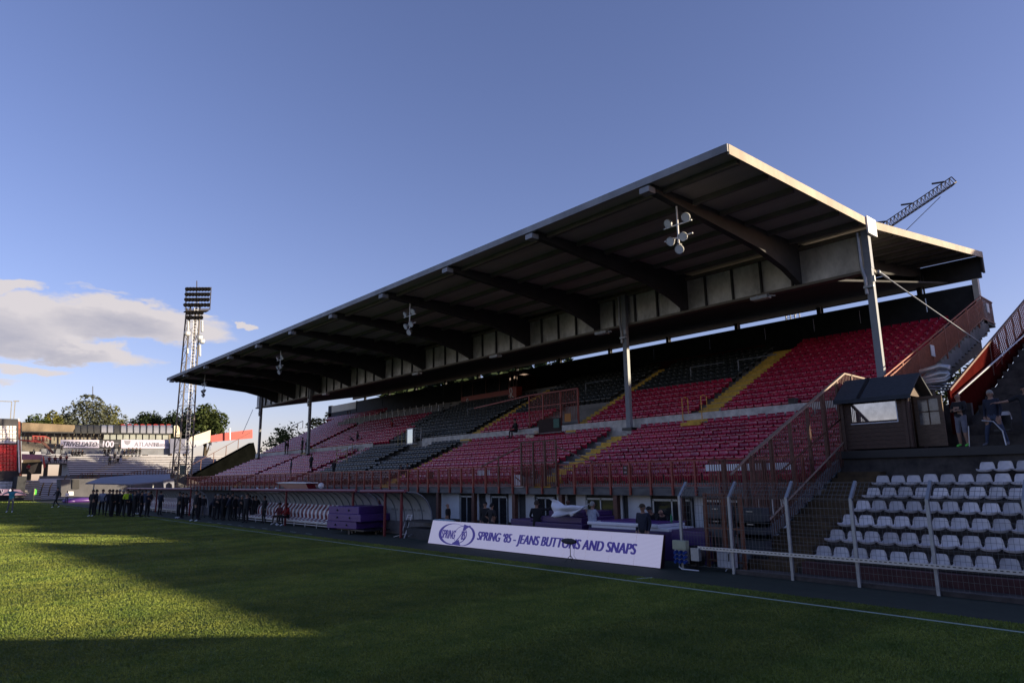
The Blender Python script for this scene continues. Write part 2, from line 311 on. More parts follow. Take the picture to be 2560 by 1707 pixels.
# aisles: painted yellow half steps
def aisle(y0, y1, xs, zs, half=True, white_side=None):
    m = MB()
    for i in range(len(xs)):
        x1 = xs[i+1] if i+1 < len(xs) else xs[i]+.8; d = x1-xs[i]; r = (zs[1]-zs[0])/2
        m.m = 0; m.box(xs[i]-.012, xs[i]+d*.45, y0, y1, zs[i], zs[i]+.012); m.box(xs[i]-.014, xs[i]-.002, y0, y1, zs[i]-.17, zs[i]+.011)
        m.m = 0; m.box(xs[i]-d*.5, xs[i]-.016, y0, y1, zs[i]-2*r+.0, zs[i]-r); m.m = 1; m.box(xs[i]-d*.5-.01, xs[i]-d*.5-.001, y0, y1, zs[i]-2*r, zs[i]-r-.10)
    return m.build('aisle_steps', [yel, conc], ms)
aisle(24.1, 25.3, XL, ZL); aisle(38.95, 40.05, XL, ZL); aisle(19.45, 20.65, XU, ZU); aisle(28.55, 29.35, XU, ZU); aisle(38.95, 40.05, XU[:12], ZU[:12]); aisle(54.5, 55.4, XL, ZL); aisle(66.3, 67.2, XL, ZL); aisle(66.3, 67.2, XU[:12], ZU[:12])
m_ = MB()
for i in range(1, 7): m_.box(XL[i]+.02, XL[i]+.75, 25.32, 25.78, ZL[i], ZL[i]+.05)
m_.build('white_step_blocks', conc_w, ms)
# ground floor: white piers, dark glazing
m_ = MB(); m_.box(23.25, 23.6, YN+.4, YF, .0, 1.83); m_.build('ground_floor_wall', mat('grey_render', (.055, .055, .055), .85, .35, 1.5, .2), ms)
piers = [(33.0, 31.3), (29.9, 29.55), (28.95, 28.6), (27.1, 26.35), (25.8, 25.15), (23.6, 22.9), (22.35, 21.75), (19.9, 19.6), (19.3, 18.1), (16.0, 15.6)]
piers += [(36.5, 35.6), (39.9, 39.0), (43.2, 42.4), (47, 46.1), (50.5, 49.6), (54, 53.1), (58, 57), (62, 61)]
for a, b in piers:
    m_ = MB(); m_.box(23.17, 23.25, b, a, .42, 1.82); m_.build('white_pier', plaster, ms)
gl = [(31.2, 30.0), (28.5, 27.2), (25.0, 23.75), (21.7, 20.0), (18.0, 16.1), (15.5, 14.0)]
for a, b in gl:
    m_ = MB(); m_.box(23.2, 23.24, b+.05, a-.05, .15, 1.6); w = m_.build('door', glassd, ms)
    m_ = MB()
    for y in (b+.03, (a+b)/2, a-.03): m_.box(23.16, 23.22, y-.035, y+.035, .1, 1.66)
    m_.box(23.16, 23.22, b, a, 1.6, 1.68); m_.build('door_frame', galv, w)
m_ = MB()
for i in range(13): y = 19.58+i*3.25; m_.m = 0; m_.box(22.72, 22.9, y-.09, y+.09, 0, 1.83)
for ch in ():
    pass
cols = []
for i in range(14):
    y = 16.3+i*3.28; m_ = MB(); m_.box(22.66, 22.88, y-.11, y+.11, 0, 1.825); m_.build('ground_column', brown, ms)
# roof ------------------------------------------------------------
def yfar(x): return 75.2+(x-18.7)*.42
xr = [18.7, 29.8, 45.8]; zr = [12.95, 13.05, 15.05]
def roofpt(x, top=True):
    if x <= 29.8: z = 12.95+(x-18.7)/11.1*.10
    else: z = 13.05+(x-29.8)/16*2.0
    return z
m_ = MB()
for x0, x1 in ((18.7, 29.8), (29.8, 45.8)):
    a = [(x0, YN, roofpt(x0)-.06), (x1, YN, roofpt(x1)-.06), (x1, yfar(x1), roofpt(x1)-.06), (x0, yfar(x0), roofpt(x0)-.06)]
    m_.prism(a, (0, 0, .10))
roof = m_.build('roof', roofm, ms)
m_ = MB()       # purlins and corrugation ribs under the deck
x = 19.6
while x < 45.3:
    z = roofpt(x)-.06
    if abs(x-29.8) > .4: m_.box(x-.09, x+.09, YN+.15, yfar(x)-.15, z-.20, z-.003)
    x += 1.85
m_.build('purlins', purl_m, roof)
m_ = MB(); m_.prism([(18.62, YN-.05, 12.79), (18.695, YN-.05, 12.79), (18.695, YN-.05, 13.06), (18.62, YN-.05, 13.06)], (0, yfar(18.7)-YN+.05, 0)); m_.build('front_fascia', fascia_m, roof)
m_ = MB()
for x0, x1 in ((18.7, 29.8), (29.8, 45.8)):
    m_.prism([(x0, YN-.07, roofpt(x0)-.24), (x1, YN-.07, roofpt(x1)-.24), (x1, YN-.07, roofpt(x1)+.11), (x0, YN-.07, roofpt(x0)+.11)], (0, .065, 0))
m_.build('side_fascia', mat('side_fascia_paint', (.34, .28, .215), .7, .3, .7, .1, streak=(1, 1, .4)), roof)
m_ = MB(); m_.box(29.1, 30.0, YN-.14, YN-.075, 12.45, 13.20); m_.build('corner_plate', white, roof)
m_ = MB(); m_.box(45.72, 45.80, YN, yfar(45.8), 13.95, 14.95); m_.box(45.6, 45.86, YN-.05, YN+.05, 13.9, 15.0); m_.build('rear_fascia', roof_dk, roof)
m_ = MB(); m_.box(45.5, 45.70, YN+.1, yfar(45.6), 13.6, 13.95); m_.build('rear_beam', roof_dk, roof)
RY = [14.1+6.13*i for i in range(10)]+[73.9]
for y in RY:
    dy = 0
    m_ = MB(); m_.prism([(18.95, y-.14, 12.87), (29.7, y-.14, 12.98), (29.7, y-.14, 11.02), (28.3, y-.14, 11.55), (26.2, y-.14, 12.0), (18.95, y-.14, 12.60)], (0, .28, 0))
    m_.prism([(29.9, y-.14, 12.98), (45.5, y-.14, 14.9), (45.5, y-.14, 14.3), (29.9, y-.14, 11.9)], (0, .28, 0)); m_.build('rafter', roof_dk, roof)
    m_ = MB(); m_.box(18.60, 18.98, y-.20, y+.22, 12.50, 12.71); m_.build('rafter_cap', fascia_m, roof)
gy = 80.0
m_ = MB(); m_.box(29.74, 29.86, YN+.1, gy, 11.05, 12.62); gd = m_.build('girder', panel, roof)
m_ = MB(); m_.box(29.60, 30.02, YN+.1, gy, 10.93, 11.05); m_.box(29.55, 29.78, YN+.1, gy, 12.62, 12.78); m_.build('girder_flange', mat('flange_steel', (.17, .15, .12), .6, .2, 2), gd)
m0 = MB(); m0.box(29.62, 29.735, -.045, .045, 11.05, 12.62); sm_ = m0.mesh('stiffener', roof_dk); y = 14.4
while y < gy:
    o = bpy.data.objects.new('stiffener', sm_); S.collection.objects.link(o); o.location = (0, y, 0); o.parent = gd; y += 1.53
m_ = MB(); m_.prism([(30.03, 12.6, 10.95), (45.45, 12.6, 13.62), (45.45, 12.6, 13.70), (30.03, 12.6, 11.05)], (0, gy-13, 0)); m_.build('rear_soffit', roof_dk, roof)
for y in (10.95, 24.15, 64.8, 77.7):
    m_ = MB(); m_.box(29.32, 29.54, y-.14, y+.14, 5.1, 11.0); c_ = m_.build('column', grey_p, ms)
    m_ = MB(); m_.tube([(29.28, y+.24, 12.6), (29.28, y+.24, 11.15), (29.28, y+.20, 10.9), (29.26, y+.13, 10.6), (29.26, y+.13, 9.9)], .075, 8); m_.build('downpipe', galv, c_)
    m_ = MB(); m_.box(29.33, 29.6, y-.15, y+.13, 11.0, 12.7); m_.build('column_head', grey_p, c_)
    m_ = MB(); m_.box(29.1, 29.2, y-.30, y-.15, 10.35, 10.6); m_.box(29.15, 29.3, y-.2, y+.2, 10.14, 10.24); m_.build('loudspeaker', galv, c_)
    m_ = MB(); m_.box(29.16, 29.7, y-.32, y+.32, 5.05, 5.2); m_.build('column_foot', blackm, c_)
# back wall with slit gaps, posts up to the roof
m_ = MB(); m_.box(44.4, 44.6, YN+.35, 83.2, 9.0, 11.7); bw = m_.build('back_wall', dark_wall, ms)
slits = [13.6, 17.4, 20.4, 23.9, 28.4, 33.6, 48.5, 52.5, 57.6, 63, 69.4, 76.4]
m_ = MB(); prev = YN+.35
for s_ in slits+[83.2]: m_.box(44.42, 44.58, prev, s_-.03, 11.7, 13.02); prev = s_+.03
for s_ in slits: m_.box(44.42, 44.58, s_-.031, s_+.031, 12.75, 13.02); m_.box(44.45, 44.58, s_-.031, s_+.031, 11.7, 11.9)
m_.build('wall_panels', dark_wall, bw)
m_ = MB(); m_.box(44.38, 44.41, 24, 34, 11.0, 11.55); m_.build('red_strip', mat('dim_red_board', (.10, .012, .008), .7, .2, 2), bw)
m_ = MB(); m_.box(44.4, 44.6, 83.4, 90.6, 12.05, 13.0); m_.m = 1; m_.box(44.38, 44.62, 90.6, 91.6, 11.5, 13.1); m_.box(44.38, 44.62, 83.2, 83.4, 11.9, 13.1); m_.box(44.38, 44.7, 83.2, 91.6, 11.0, 12.04); m_.build('cream_wall_end', [cream_m, dark_wall], ms)
m_ = MB(); m_.box(44.3, 44.62, YN+.02, YN+.3, 10.0, 13.3); m_.build('end_pillar', mat('sunlit_white_pillar', (.62, .58, .5), .6, .1, 2), ms)  # one even warm white over the pillar
for i in range(12):
    y = 13.9+i*6.13
    m_ = MB(); m_.box(44.5, 44.75, y-.12, y+.12, 13.03, 14.2); m_.box(44.5, 44.6, y-.3, y-.22, 13.03, 14.2); m_.build('roof_post', dark_wall, ms)
# press box
m_ = MB(); m_.box(37.6, 40.2, 43.1, 50.6, 8.9, 9.55); m_.m = 1; m_.box(37.62, 37.66, 43.1, 50.6, 8.95, 9.95)
m_.m = 0; m_.box(37.6, 40.2, 43.1, 50.6, 11.2, 11.35)
for y in (43.15, 45.0, 46.9, 48.8, 50.5): m_.box(37.6, 37.75, y-.06, y+.06, 9.95, 11.2)
m_.box(40.1, 40.2, 43.1, 50.6, 9.5, 11.2); pb = m_.build('press_box', [mat('press_box_frame', (.05, .012, .01), .6, .2, 3), mat('press_box_red', (.24, .022, .012), .5, .15, 2)], ms)
m_ = MB(); m_.box(37.66, 37.70, 43.2, 50.5, 9.95, 11.2); m_.build('press_box_window', glassd, pb)
m_ = MB(); m_.box(36.9, 37.55, 42.0, 43.0, 8.85, 10.0); m_.m = 1; m_.box(36.9, 37.55, 42.0, 43.0, 11.2, 11.3); m_.box(36.95, 37.1, 42.0, 42.1, 10.0, 11.2); m_.box(36.95, 37.1, 42.9, 43.0, 10.0, 11.2); m_.build('press_box_annex', [MT['press_box_red'], MT['press_box_frame']], pb)
m_ = MB()       # looped ribbon crest marks
def ribbon(m, x, y, z, s):
    pr = [(0, 0), (.25, .35), (.45, .8), (.35, 1.15), (.1, 1.2), (-.02, .95), (.1, .6), (.4, .25), (.75, 0)]
    pts = [(x, y+(.35-a)*s, z+b*s) for a, b in pr]
    for p, q in zip(pts, pts[1:]): m.bar(p, q, .045, .05)
    m.bar((x, y+.5*s, z+.35*s), (x, y+.0*s, z+.45*s), .04)
ribbon(m_, 36.87, 42.55, 9.05, .72); ribbon(m_, 37.59, 49.5, 9.2, .45); m_.build('ribbon_emblem', white, pb)
# press desks with white partitions
for r, (x, z) in enumerate(((36.1, 8.45), (37.0, 8.85))):
    m_ = MB(); m_.box(x, x+.3, 51.5, 72, z+.55, z+.60); m_.box(x+.02, x+.06, 51.5, 72, z, z+.55); d_ = m_.build('press_desk', black, ms)
    m_ = MB()
    for k in range(17): y = 52+k*1.15+r*.5; m_.box(x-.02, x+.01, y-.025, y+.025, z+.05, z+.85)
    m_.build('white_partitions', white, d_)
# entrance (vomitory) with red rails
vo = MB(); vo.box(29.6, 29.92, 29.6, 32.5, 5.28, 5.34); vo.m = 1; vo.box(29.86, 29.925, 29.9, 31.9, 5.34, 6.2); vo.m = 2; vo.box(29.82, 29.85, 30.0, 30.5, 5.6, 6.15); vo.m = 3; vo.box(29.82, 29.85, 29.0, 29.5, 5.9, 6.4); vo.build('entrance_wall', [conc, mat('entrance_dark', (.03, .014, .012), .8, .3, 2), mat('green_sign', (.0, .09, .06), .5, .1, 3), mat('orange_board', (.45, .17, .02), .6, .1, 3)], ms)
vr = MB()
for y in (28.7, 30.2, 31.8, 33.1): vr.bar((30.2, y, 5.6), (30.2, y, 7.9), .08)
vr.bar((30.2, 28.7, 7.9), (30.2, 33.1, 7.9), .08); vr.bar((30.2, 28.7, 7.1), (30.2, 33.1, 7.1), .06); vr.bar((30.2, 33.1, 7.9), (30.2, 39, 7.55), .08)
y = 28.8
while y < 33: vr.bar((30.2, y, 6.0), (30.2, y, 7.9), .02); y += .14
vr.build('entrance_rail', red_p, ms)
# glass lift cabin by the black seats
gb = MB(); gb.box(29.5, 30.3, 46.0, 46.9, 5.3, 5.38); gb.box(29.5, 30.3, 46.0, 46.9, 6.5, 6.56)
for a in (29.52, 30.28):
    for b in (46.02, 46.88): gb.box(a-.02, a+.02, b-.02, b+.02, 5.38, 6.5)
gbo = gb.build('glass_cabin', white, ms)
gb = MB(); gb.box(29.53, 29.54, 46.04, 46.86, 5.4, 6.48); gb.build('cabin_pane', mat('mirror_pane', (.55, .62, .66), .05, .05, 2, metal=.8), gbo)
for (y0, x0) in ((47.3, 29.7), (47.9, 29.7), (48.5, 29.7), (51.5, 27.2)):
    m_ = MB(); m_.tube([(x0, y0, 5.3-.3*(x0 < 28)*3), (x0, y0, 6.5-.3*(x0 < 28)*3)], .03, 6); m_.build('yellow_post', mat('faded_yellow', (.35, .28, .12), .6, .2, 3), ms)
m_ = MB()
for k in range(4): z = 4.25+k*.32; m_.bar((26.6, 51.2, z), (26.6, 53.0, z), .04)
for y in (51.2, 53.0): m_.bar((26.6, y, 3.9), (26.6, y, 5.25), .045)
m_.build('yellow_barrier', MT['faded_yellow'], ms)
for y in (19.62, 20.75):
    m_ = MB(); m_.tube([(29.55, y, 5.3), (29.55, y, 6.5), (29.75, y-.02, 6.56), (30.0, y-.03, 6.5), (30.02, y-.03, 5.6)], .028, 6); m_.build('yellow_handrail', mat('handrail_yellow', (.55, .27, .03), .5, .15, 3), ms)
m_ = MB(); m_.box(29.3, 29.92, 19.62, 20.75, 5.06, 5.22); m_.build('yellow_platform', yel, ms)
for y in (24.5, 21.2, 33.4, 38.0, 44.8, 56.5):
    m_ = MB(); m_.tube([(36.0-(y > 40)*2, y, 8.1-(y > 40)), (36.0-(y > 40)*2, y, 9.2-(y > 40))], .03, 6); m_.tube([(36.0-(y > 40)*2, y, 9.2-(y > 40)), (36.0-(y > 40)*2, y-2.4, 9.2-(y > 40))], .025, 6); m_.build('crush_rail', grey_p, ms)
# hanging stadium lamps, four clusters
def lamp_cluster(y):
    e = empty('light_cluster', (20.5, y, 10.6), LAMPL[len(LAMPD)], 'light', 'round lamps hung on white crosses below the roof edge'); LAMPD.append(e)
    m = MB(); m.tube([(20.5, y, 12.85), (20.5, y, 10.95)], .035, 8); m.m = 0; m.build('mast', white, e)
    for z, w in ((11.75, .62), (11.25, .62)):
        m = MB(); m.tube([(20.5, y-w, z), (20.5, y+w, z)], .028, 8); m.build('crossbar', white, e)
    for dy, z in ((-.42, 11.92), (.36, 11.9), (-.25, 11.22), (.30, 11.18), (-.06, 10.78)):
        m = MB(); c = Vector((20.45, y+dy, z)); ax = Vector((-.72, .12*(1 if dy > 0 else -1), -.45)).normalized()
        m.m = 0; m.tube([c-ax*.20, c-ax*.12, c, c+ax*.08], [.05, .09, .17, .175], 14, caps=False); m.build('lamp_hood', galv_l, e, smooth=True)
        m = MB(); m.tube([c+ax*.055, c+ax*.065], [.165, .165], 14); m.build('lamp_lens', lamp_lens, e.children[-1])
    m = MB(); m.box(20.42, 20.58, y-.08, y+.08, 10.82, 11.0); m.build('junction_box', blackm, e)
LAMPD = []; LAMPL = ['white cross of five round lamps under the roof, nearest the sunlit corner', 'white cross of round lamps hanging second from the near roof corner', 'white cross of round lamps hanging third along the roof edge', 'farthest and smallest cross of round lamps, near the roof tip']
for y in (14.1, 32.45, 50.8, 69.1): lamp_cluster(y)
FXL = ['long lamp box under the girder right of the middle column', 'lamp box under the girder just left of the tall middle column', 'lamp box under the girder above the red press box', 'lamp box under the girder above the press desks', 'lamp box under the girder beside the left column']
for i, y in enumerate((15.8, 25.7, 35.4, 45.1, 61.0)):
    e = empty('girder_lamp', (29.3, y, 10.75), FXL[i], 'light', 'lamp boxes fixed below the girder')
    m = MB(); m.box(29.05, 29.45, y-.42, y+.42, 10.66, 10.80); m.build('housing', galv, e); m = MB(); m.bar((29.3, y-.3, 10.8), (29.5, y-.3, 10.95), .05); m.bar((29.3, y+.3, 10.8), (29.5, y+.3, 10.95), .05); m.bar((29.2, y-.42, 10.75), (29.2, y-.75, 10.68), .05); m.build('bracket', galv, e)
    m = MB(); m.box(29.08, 29.42, y-.38, y+.38, 10.645, 10.655); m.build('tube', lamp_lens, e)
# front railing --------------------------------------------------
fr = empty('front_railing', (22.6, 45, 2.12), 'long rust red railing of thin bars along the foot of the grandstand', 'railing')
m0 = MB(); m0.box(22.50, 22.585, -.04, .04, 1.85, 3.13); pm = m0.mesh('post', red_p)
y = 11.2
while y < 79.5:
    o = bpy.data.objects.new('post', pm); S.collection.objects.link(o); o.location = (0, y, 0); o.parent = fr; o.matrix_parent_inverse = fr.matrix_basis.inverted(); y += 1.06
m_ = MB(); m_.box(22.51, 22.57, 11, 80, 3.13, 3.18); m_.build('top_rail', red_p, fr)
m_ = MB(); m_.box(22.52, 22.56, 11, 80, 2.2, 2.235); m_.build('bottom_rail', red_p, fr)
m_ = MB(); y = 11.2
while y < 79.6: m_.box(22.53, 22.55, y-.01, y+.01, 2.235, 3.13); y += .1178
m_.build('bars', red_p, fr); fr.children[-1]['kind'] = 'stuff'
# raised cage round the steps
cg = empty('stair_cage', (22.7, 24, 2.12), 'taller rust red gate cage of bars rising above the front railing', 'railing')
m_ = MB()
for y in (22.85, 23.6, 24.4, 25.25): m_.bar((22.45, y, 2.2), (22.45, y, 4.3), .08)
for z in (4.3, 3.3): m_.bar((22.45, 22.85, z), (22.45, 25.25, z), .06)
m_.bar((22.45, 25.25, 4.1), (22.45, 28.4, 3.2), .06); m_.bar((22.45, 22.85, 4.0), (22.45, 20.4, 3.2), .05); m_.bar((22.45, 27.0, 3.7), (22.45, 27.0, 2.2), .05); m_.build('cage_frame', brown, cg)
m_ = MB(); y = 22.9
while y < 25.2: m_.bar((22.45, y, 2.2), (22.45, y, 4.3), .02); y += .12
m_.build('cage_bars', brown, cg)
for (y0, y1, z0, z1, mm, nm, lb) in ((27.9, 28.9, 2.75, 3.02, white, 'notice_board', 'white ribbed notice panel hung on the front railing'), (25.3, 26.0, 2.15, 2.75, white, 'slashed_board', 'white panel with a dark diagonal stripe behind the railing')):
    m_ = MB(); m_.box(22.60, 22.63, y0, y1, z0, z1)
    if nm == 'slashed_board': m_.m = 1; m_.bar((22.595, y1-.1, z1-.1), (22.595, y0+.08, z0+.2), .01, .06)
    tag(m_.build(nm, [mm, brown]), lb, 'panel')
for i, (y, z, lb) in enumerate(((18.9, 2.86, 'black loudspeaker with white marks behind the right part of the railing'), (24.7, 2.75, 'black loudspeaker beside the orange steps behind the railing'), (33.6, 2.8, 'black loudspeaker on the railing left of the white notice panel'))):
    e = empty('loudspeaker', (22.7, y, z-.2), lb, 'speaker', 'small loudspeakers behind the front railing'); m = MB(); m.box(22.62, 22.9, y-.16, y+.16, z-.2, z+.2); m.build('cabinet', black, e, bevel=.01)
    m = MB(); m.box(22.60, 22.619, y-.06, y+.06, z+.06, z+.12); m.box(22.60, 22.619, y-.06, y+.06, z-.12, z-.06); m.build('white_mark', white, e)
# near end stairs with rust railing and stay cable
es = empty('side_stairs', (35, 10.6, 5), 'concrete stairs with rusty railing climbing the near end of the grandstand', 'stairs')
def zst(x): return 4.80+(x-27.5)*.388
m_ = MB(); pts = []
x = 26.0; top = []
while x < 42.6: top += [(x, 10.35, zst(x)), (x+.55, 10.35, zst(x))]; x += .55
low = [(p[0]+.28, 10.35, p[2]-.62) for p in reversed(top)]
m_.prism(top+low, (0, .62, 0)); m_.build('steps', conc, es)
def rail(parent, x0, x1, y, zf, h, mats, post=1.9, bar=.12, w=.05, hb=.05):
    m = MB(); m.bar((x0, y, zf(x0)+h), (x1, y, zf(x1)+h), w); m.bar((x0, y, zf(x0)+h-.16), (x1, y, zf(x1)+h-.16), w*.8); m.bar((x0, y, zf(x0)+hb), (x1, y, zf(x1)+hb), w); m.build('handrail', mats, parent)
    m = MB(); x = x0
    while x < x1: m.bar((x, y, zf(x)+hb), (x, y, zf(x)+h-.14), .05); x += bar
    m.build('bars', mats, parent)
    x = x0
    while x <= x1+.01: m = MB(); m.bar((x, y, zf(x)-.25), (x, y, zf(x)+h), .07); m.build('post', mats, parent); x += post
rail(es, 26.2, 42.4, 10.33, zst, 1.25, rust)
m_ = MB(); m_.bar((42.4, 10.33, zst(42.4)+1.25), (44.4, 10.33, zst(42.4)+1.2), .06); m_.bar((42.4, 10.33, zst(42.4)), (44.4, 10.33, zst(42.4)), .06); x = 42.5
while x < 44.4: m_.bar((x, 10.33, zst(42.4)), (x, 10.33, zst(42.4)+1.2), .022); x += .12
m_.build('landing_rail', rust, es); m_ = MB(); m_.box(42.3, 44.5, 10.35, 10.97, zst(42.3)-.15, zst(42.3)); m_.build('landing', conc, es)
for x in (33.6, 43.2): m_ = MB(); m_.box(x-.22, x+.22, 10.25, 10.28, zst(min(x, 42.4))+.45, zst(min(x, 42.4))+.95); m_.build('white_plate', white, es)
m_ = MB(); a_ = Vector((29.9, 10.75, 10.9)); b_ = P(2080+1170/3.1358, 400+1440/3.1358, 'y', 8.4); m_.tube([a_, b_], .028, 8); m_.blob(a_, .09); m_.tube([a_, a_+(b_-a_).normalized()*.5], .055, 8); tag(m_.build('stay_cable', galv), 'thick grey stay rod slanting down from the corner column', 'cable')
m_ = MB(); m_.tube([P(632, 1024, 'x', 29.8)+Vector((0, 0, 0)), P(606, 1084, 'x', 27.5)], .03, 6); tag(m_.build('stay_cable', galv), 'thin stay cable below the far tip of the roof', 'cable')
# ---------------------------------------------------------------- seats
def seat_mesh(name, m, w=.41, back=.40, depth=.38, hi=False):
    # moulded shell facing -X, origin at floor front edge centre of the seat; local: x back, y across, z up
    if hi: prof = [(0.0, .395, .98), (.02, .41, 1), (.12, .40, 1), (.26, .385, 1), (.33, .395, 1), (.37, .43, .98), (.395, .50, .95), (.412, .56, .90), (.425, .61, .84), (.432, .64, .76), (.436, .655, .66), (.45, .645, .66)]
    else: prof = [(.045, .16, .9), (.012, .24, .97), (.0, .33, 1), (.03, .385, 1), (.10, .385, 1), (.24, .365, 1), (.33, .38, 1), (.375, .44, 1), (.40, .54, .98), (.415, .62, .88), (.435, .615, .86)]
    n = 8 if hi else 4; rows = []
    for x, z, k in prof:
        r = []
        for j in range(n+1):
            u = -1+2*j/n; yy = u*w/2*k; side = abs(u)**3; r.append((x-(.05*side if z > .45 else 0), yy, z+(.035*side if z < .45 else 0)-(.02*side if z > .7 else 0)))
        rows.append(r)
    b = MB(); b.grid(rows); b.grid([[(p[0]+.018, p[1], p[2]-.018) for p in r] for r in rows[:9]])
    for s in (-1, 1):   # rolled side edges
        k = 0 if s < 0 else n
        b.grid([[rows[i][k] for i in range(9)], [(rows[i][k][0]+.03, rows[i][k][1]*1.02, rows[i][k][2]-.04) for i in range(9)]])
    b.grid([[p for p in rows[0]], [(p[0]+.02, p[1], p[2]-.05) for p in rows[0]]])
    if not hi: b.box(.12, .22, -.05, .05, 0, .36)
    me = b.mesh(name, m, True); return me, b
SM = {}
for nm, m, hi in (('red', red_seat, False), ('pink', pink_seat, False), ('black', blk_seat, False), ('white', wht_seat, True), ('bright', brt_seat, False)): SM[nm] = seat_mesh('seat_shell', m, hi=hi)
reds = []; blacks = []
PITCH = .462
def row(xs, z, y0, y1, colour, tier, r):
    y = y0+.23; k = 1
    while y+.2 < y1:
        (blacks if colour == 'black' else reds).append((xs+.22, y+R_.uniform(-.012, .012), z, tier, r, k, 'pink' if y > 53 else ('black' if colour == 'black' else 'red'), y1, R_.gauss(0, .03) if R_.random() > .03 else R_.choice((-.35, .25)))); y += PITCH; k += 1
for i, (x, z) in enumerate(zip(XL, ZL)):
    row(x, z, 11.2, 24.05, 'red', 'lower', i)
    if i >= 2 or 1: row(x, z, 25.8 if i > 0 else 27.4, 38.9, 'red', 'lower', i)
    if 1: row(x, z, 40.1, 45.6 if i < 7 else 44, 'black', 'lower', i)
    row(x, z, 47.2 if i > 3 else 45.6, 54.4, 'black', 'lower', i)
    row(x, z, 55.5, 66.2, 'red', 'lower', i); row(x, z, 67.3, 79, 'red', 'lower', i)
for i, (x, z) in enumerate(zip(XU, ZU)):
    row(x, z, 11.2, 19.4, 'red', 'upper', i)
    c = 'red' if i < 6 else 'black'
    row(x, z, 20.75, 28.5, c, 'upper', i)
    c = 'red' if i < 4 else 'black'
    if i < 5: row(x, z, 33.4, 38.9, c, 'upper', i)
    else: row(x, z, 29.45, 38.9, c, 'upper', i)
    if x < 37: row(x, z, 40.1, 51.0, 'black', 'upper', i)
    if x < 36: row(x, z, 51.0, 66.2, 'red' if i < 4 else 'black', 'upper', i)
    row(x, z, 67.3, 79.0 if i < 12 else 82.5, 'red' if x < 41 else 'red', 'upper', i)
def sep_(lst): return sorted(lst, key=lambda s: s[0]**2+s[1]**2+(s[2]-2.6)**2)
def place(lst, n, word):
    lst = sep_(lst); cnt = {}
    for s in lst[:n]:
        x, y, z, tier, r, k, col, y1, tilt = s
        o = bpy.data.objects.new('stadium_seat', SM[col][0]); S.collection.objects.link(o); o.location = (x, y, z-.0); o.rotation_euler = (0, tilt, 0)
        blk = 'right block' if y < 19.4 or (tier == 'lower' and y < 24.1) else ('middle block' if y < 39 else 'far block')
        tag(o, '%s plastic seat, %s from the near end of %s %s row, %s' % (word, ordn(k), ordn(r+1), tier, blk), 'seat', word+' seats of the grandstand')
    rest = lst[n:]; b = MB(); V = []; F = []; MI = []; names = ['red', 'pink', 'black']; off = 0
    for s in rest:
        x, y, z, tier, r, k, col, y1, tilt = s; bb = SM[col][1]; V += [(p[0]+x, p[1]+y, p[2]+z) for p in bb.v]; F += [tuple(i+off for i in f) for f in bb.f]; MI += [names.index(col)]*len(bb.f); off += len(bb.v)
    me = bpy.data.meshes.new('stadium_seats'); me.from_pydata(V, [], F)
    for m in (red_seat, pink_seat, blk_seat): me.materials.append(m)
    me.polygons.foreach_set('material_index', MI); me.polygons.foreach_set('use_smooth', [True]*len(F)); me.update()
    o = bpy.data.objects.new('stadium_seats', me); S.collection.objects.link(o); tag(o, 'rows of smaller %s seats farther along the grandstand' % word, 'seats', kind='stuff')
place(reds, 194, 'crimson'); place(blacks, 0, 'black')
# ---------------------------------------------------------------- white seat terrace on the right
wt = empty('seat_terrace', (20, 4, 0), 'dark concrete terrace of white seats with brown steps at its left', 'terrace')
XT = [18.25+.94*i for i in range(7)]; ZT = [.16+.366*i for i in range(7)]
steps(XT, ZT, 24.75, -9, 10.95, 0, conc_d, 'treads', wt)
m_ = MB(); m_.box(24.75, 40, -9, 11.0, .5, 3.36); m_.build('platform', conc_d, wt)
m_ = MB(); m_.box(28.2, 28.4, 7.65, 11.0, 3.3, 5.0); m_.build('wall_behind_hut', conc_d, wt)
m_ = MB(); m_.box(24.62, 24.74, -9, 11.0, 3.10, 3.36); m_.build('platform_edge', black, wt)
m_ = MB(); m_.box(17.95, 18.2, -9, 9.2, 0, .34); m_.build('front_kerb', mat('red_brown_kerb', (.07, .03, .03), .9, .35, 2, .2), wt)
m_ = MB(); m_.box(17.0, 17.3, -9, 10.6, .005, .10); m_.box(17.3, 18.0, -9, 10.6, .0, .045); m_.build('fence_kerb', conc_d, wt)
m_ = MB(); brn = mat('brown_stair_paint', (.085, .055, .026), .85, .4, 3, .3)
xs_ = []
for i in range(14):
    x = 18.15+i*.47; z = .10+i*.183; m_.box(x, x+.5, 9.45, 10.85, 0, z+.165)
m_.build('brown_steps', brn, wt)
for w_, yy in ((.13, 10.93), (.12, 9.42)):
    m_ = MB(); m_.prism([(18.0, yy, .05), (18.0, yy, .35), (24.9, yy, 3.15), (24.9, yy, 2.75)], (0, w_, 0))
    if yy > 10: m_.build('stringer', mat('blue_grey_kerb', (.16, .18, .19), .85, .35, 3, .2), wt)
xc = XT[6]; nrow = [(0, 9.18), (1, 9.2), (2, 9.22), (3, 9.2), (4, 9.25), (5, 9.3), (6, 6.65)]
rown = ['lowest', 'second', 'third', 'fourth', 'fifth', 'sixth', 'topmost']
for r, ys in nrow:
    y = ys-.23; k = 1
    while y > 2.2-.0*r:
        o = bpy.data.objects.new('stadium_seat', SM['white'][0]); S.collection.objects.link(o); o.location = (XT[r]+.10, y, ZT[r]-.10); o.rotation_euler = (0, R_.gauss(0, .02), R_.gauss(0, .015)); o.scale = (1.06, 1.0, .97)
        tag(o, 'white plastic seat, %s from the left in the %s terrace row' % (ordn(k), rown[r]), 'seat', 'white seats on the right terrace'); y -= .463; k += 1
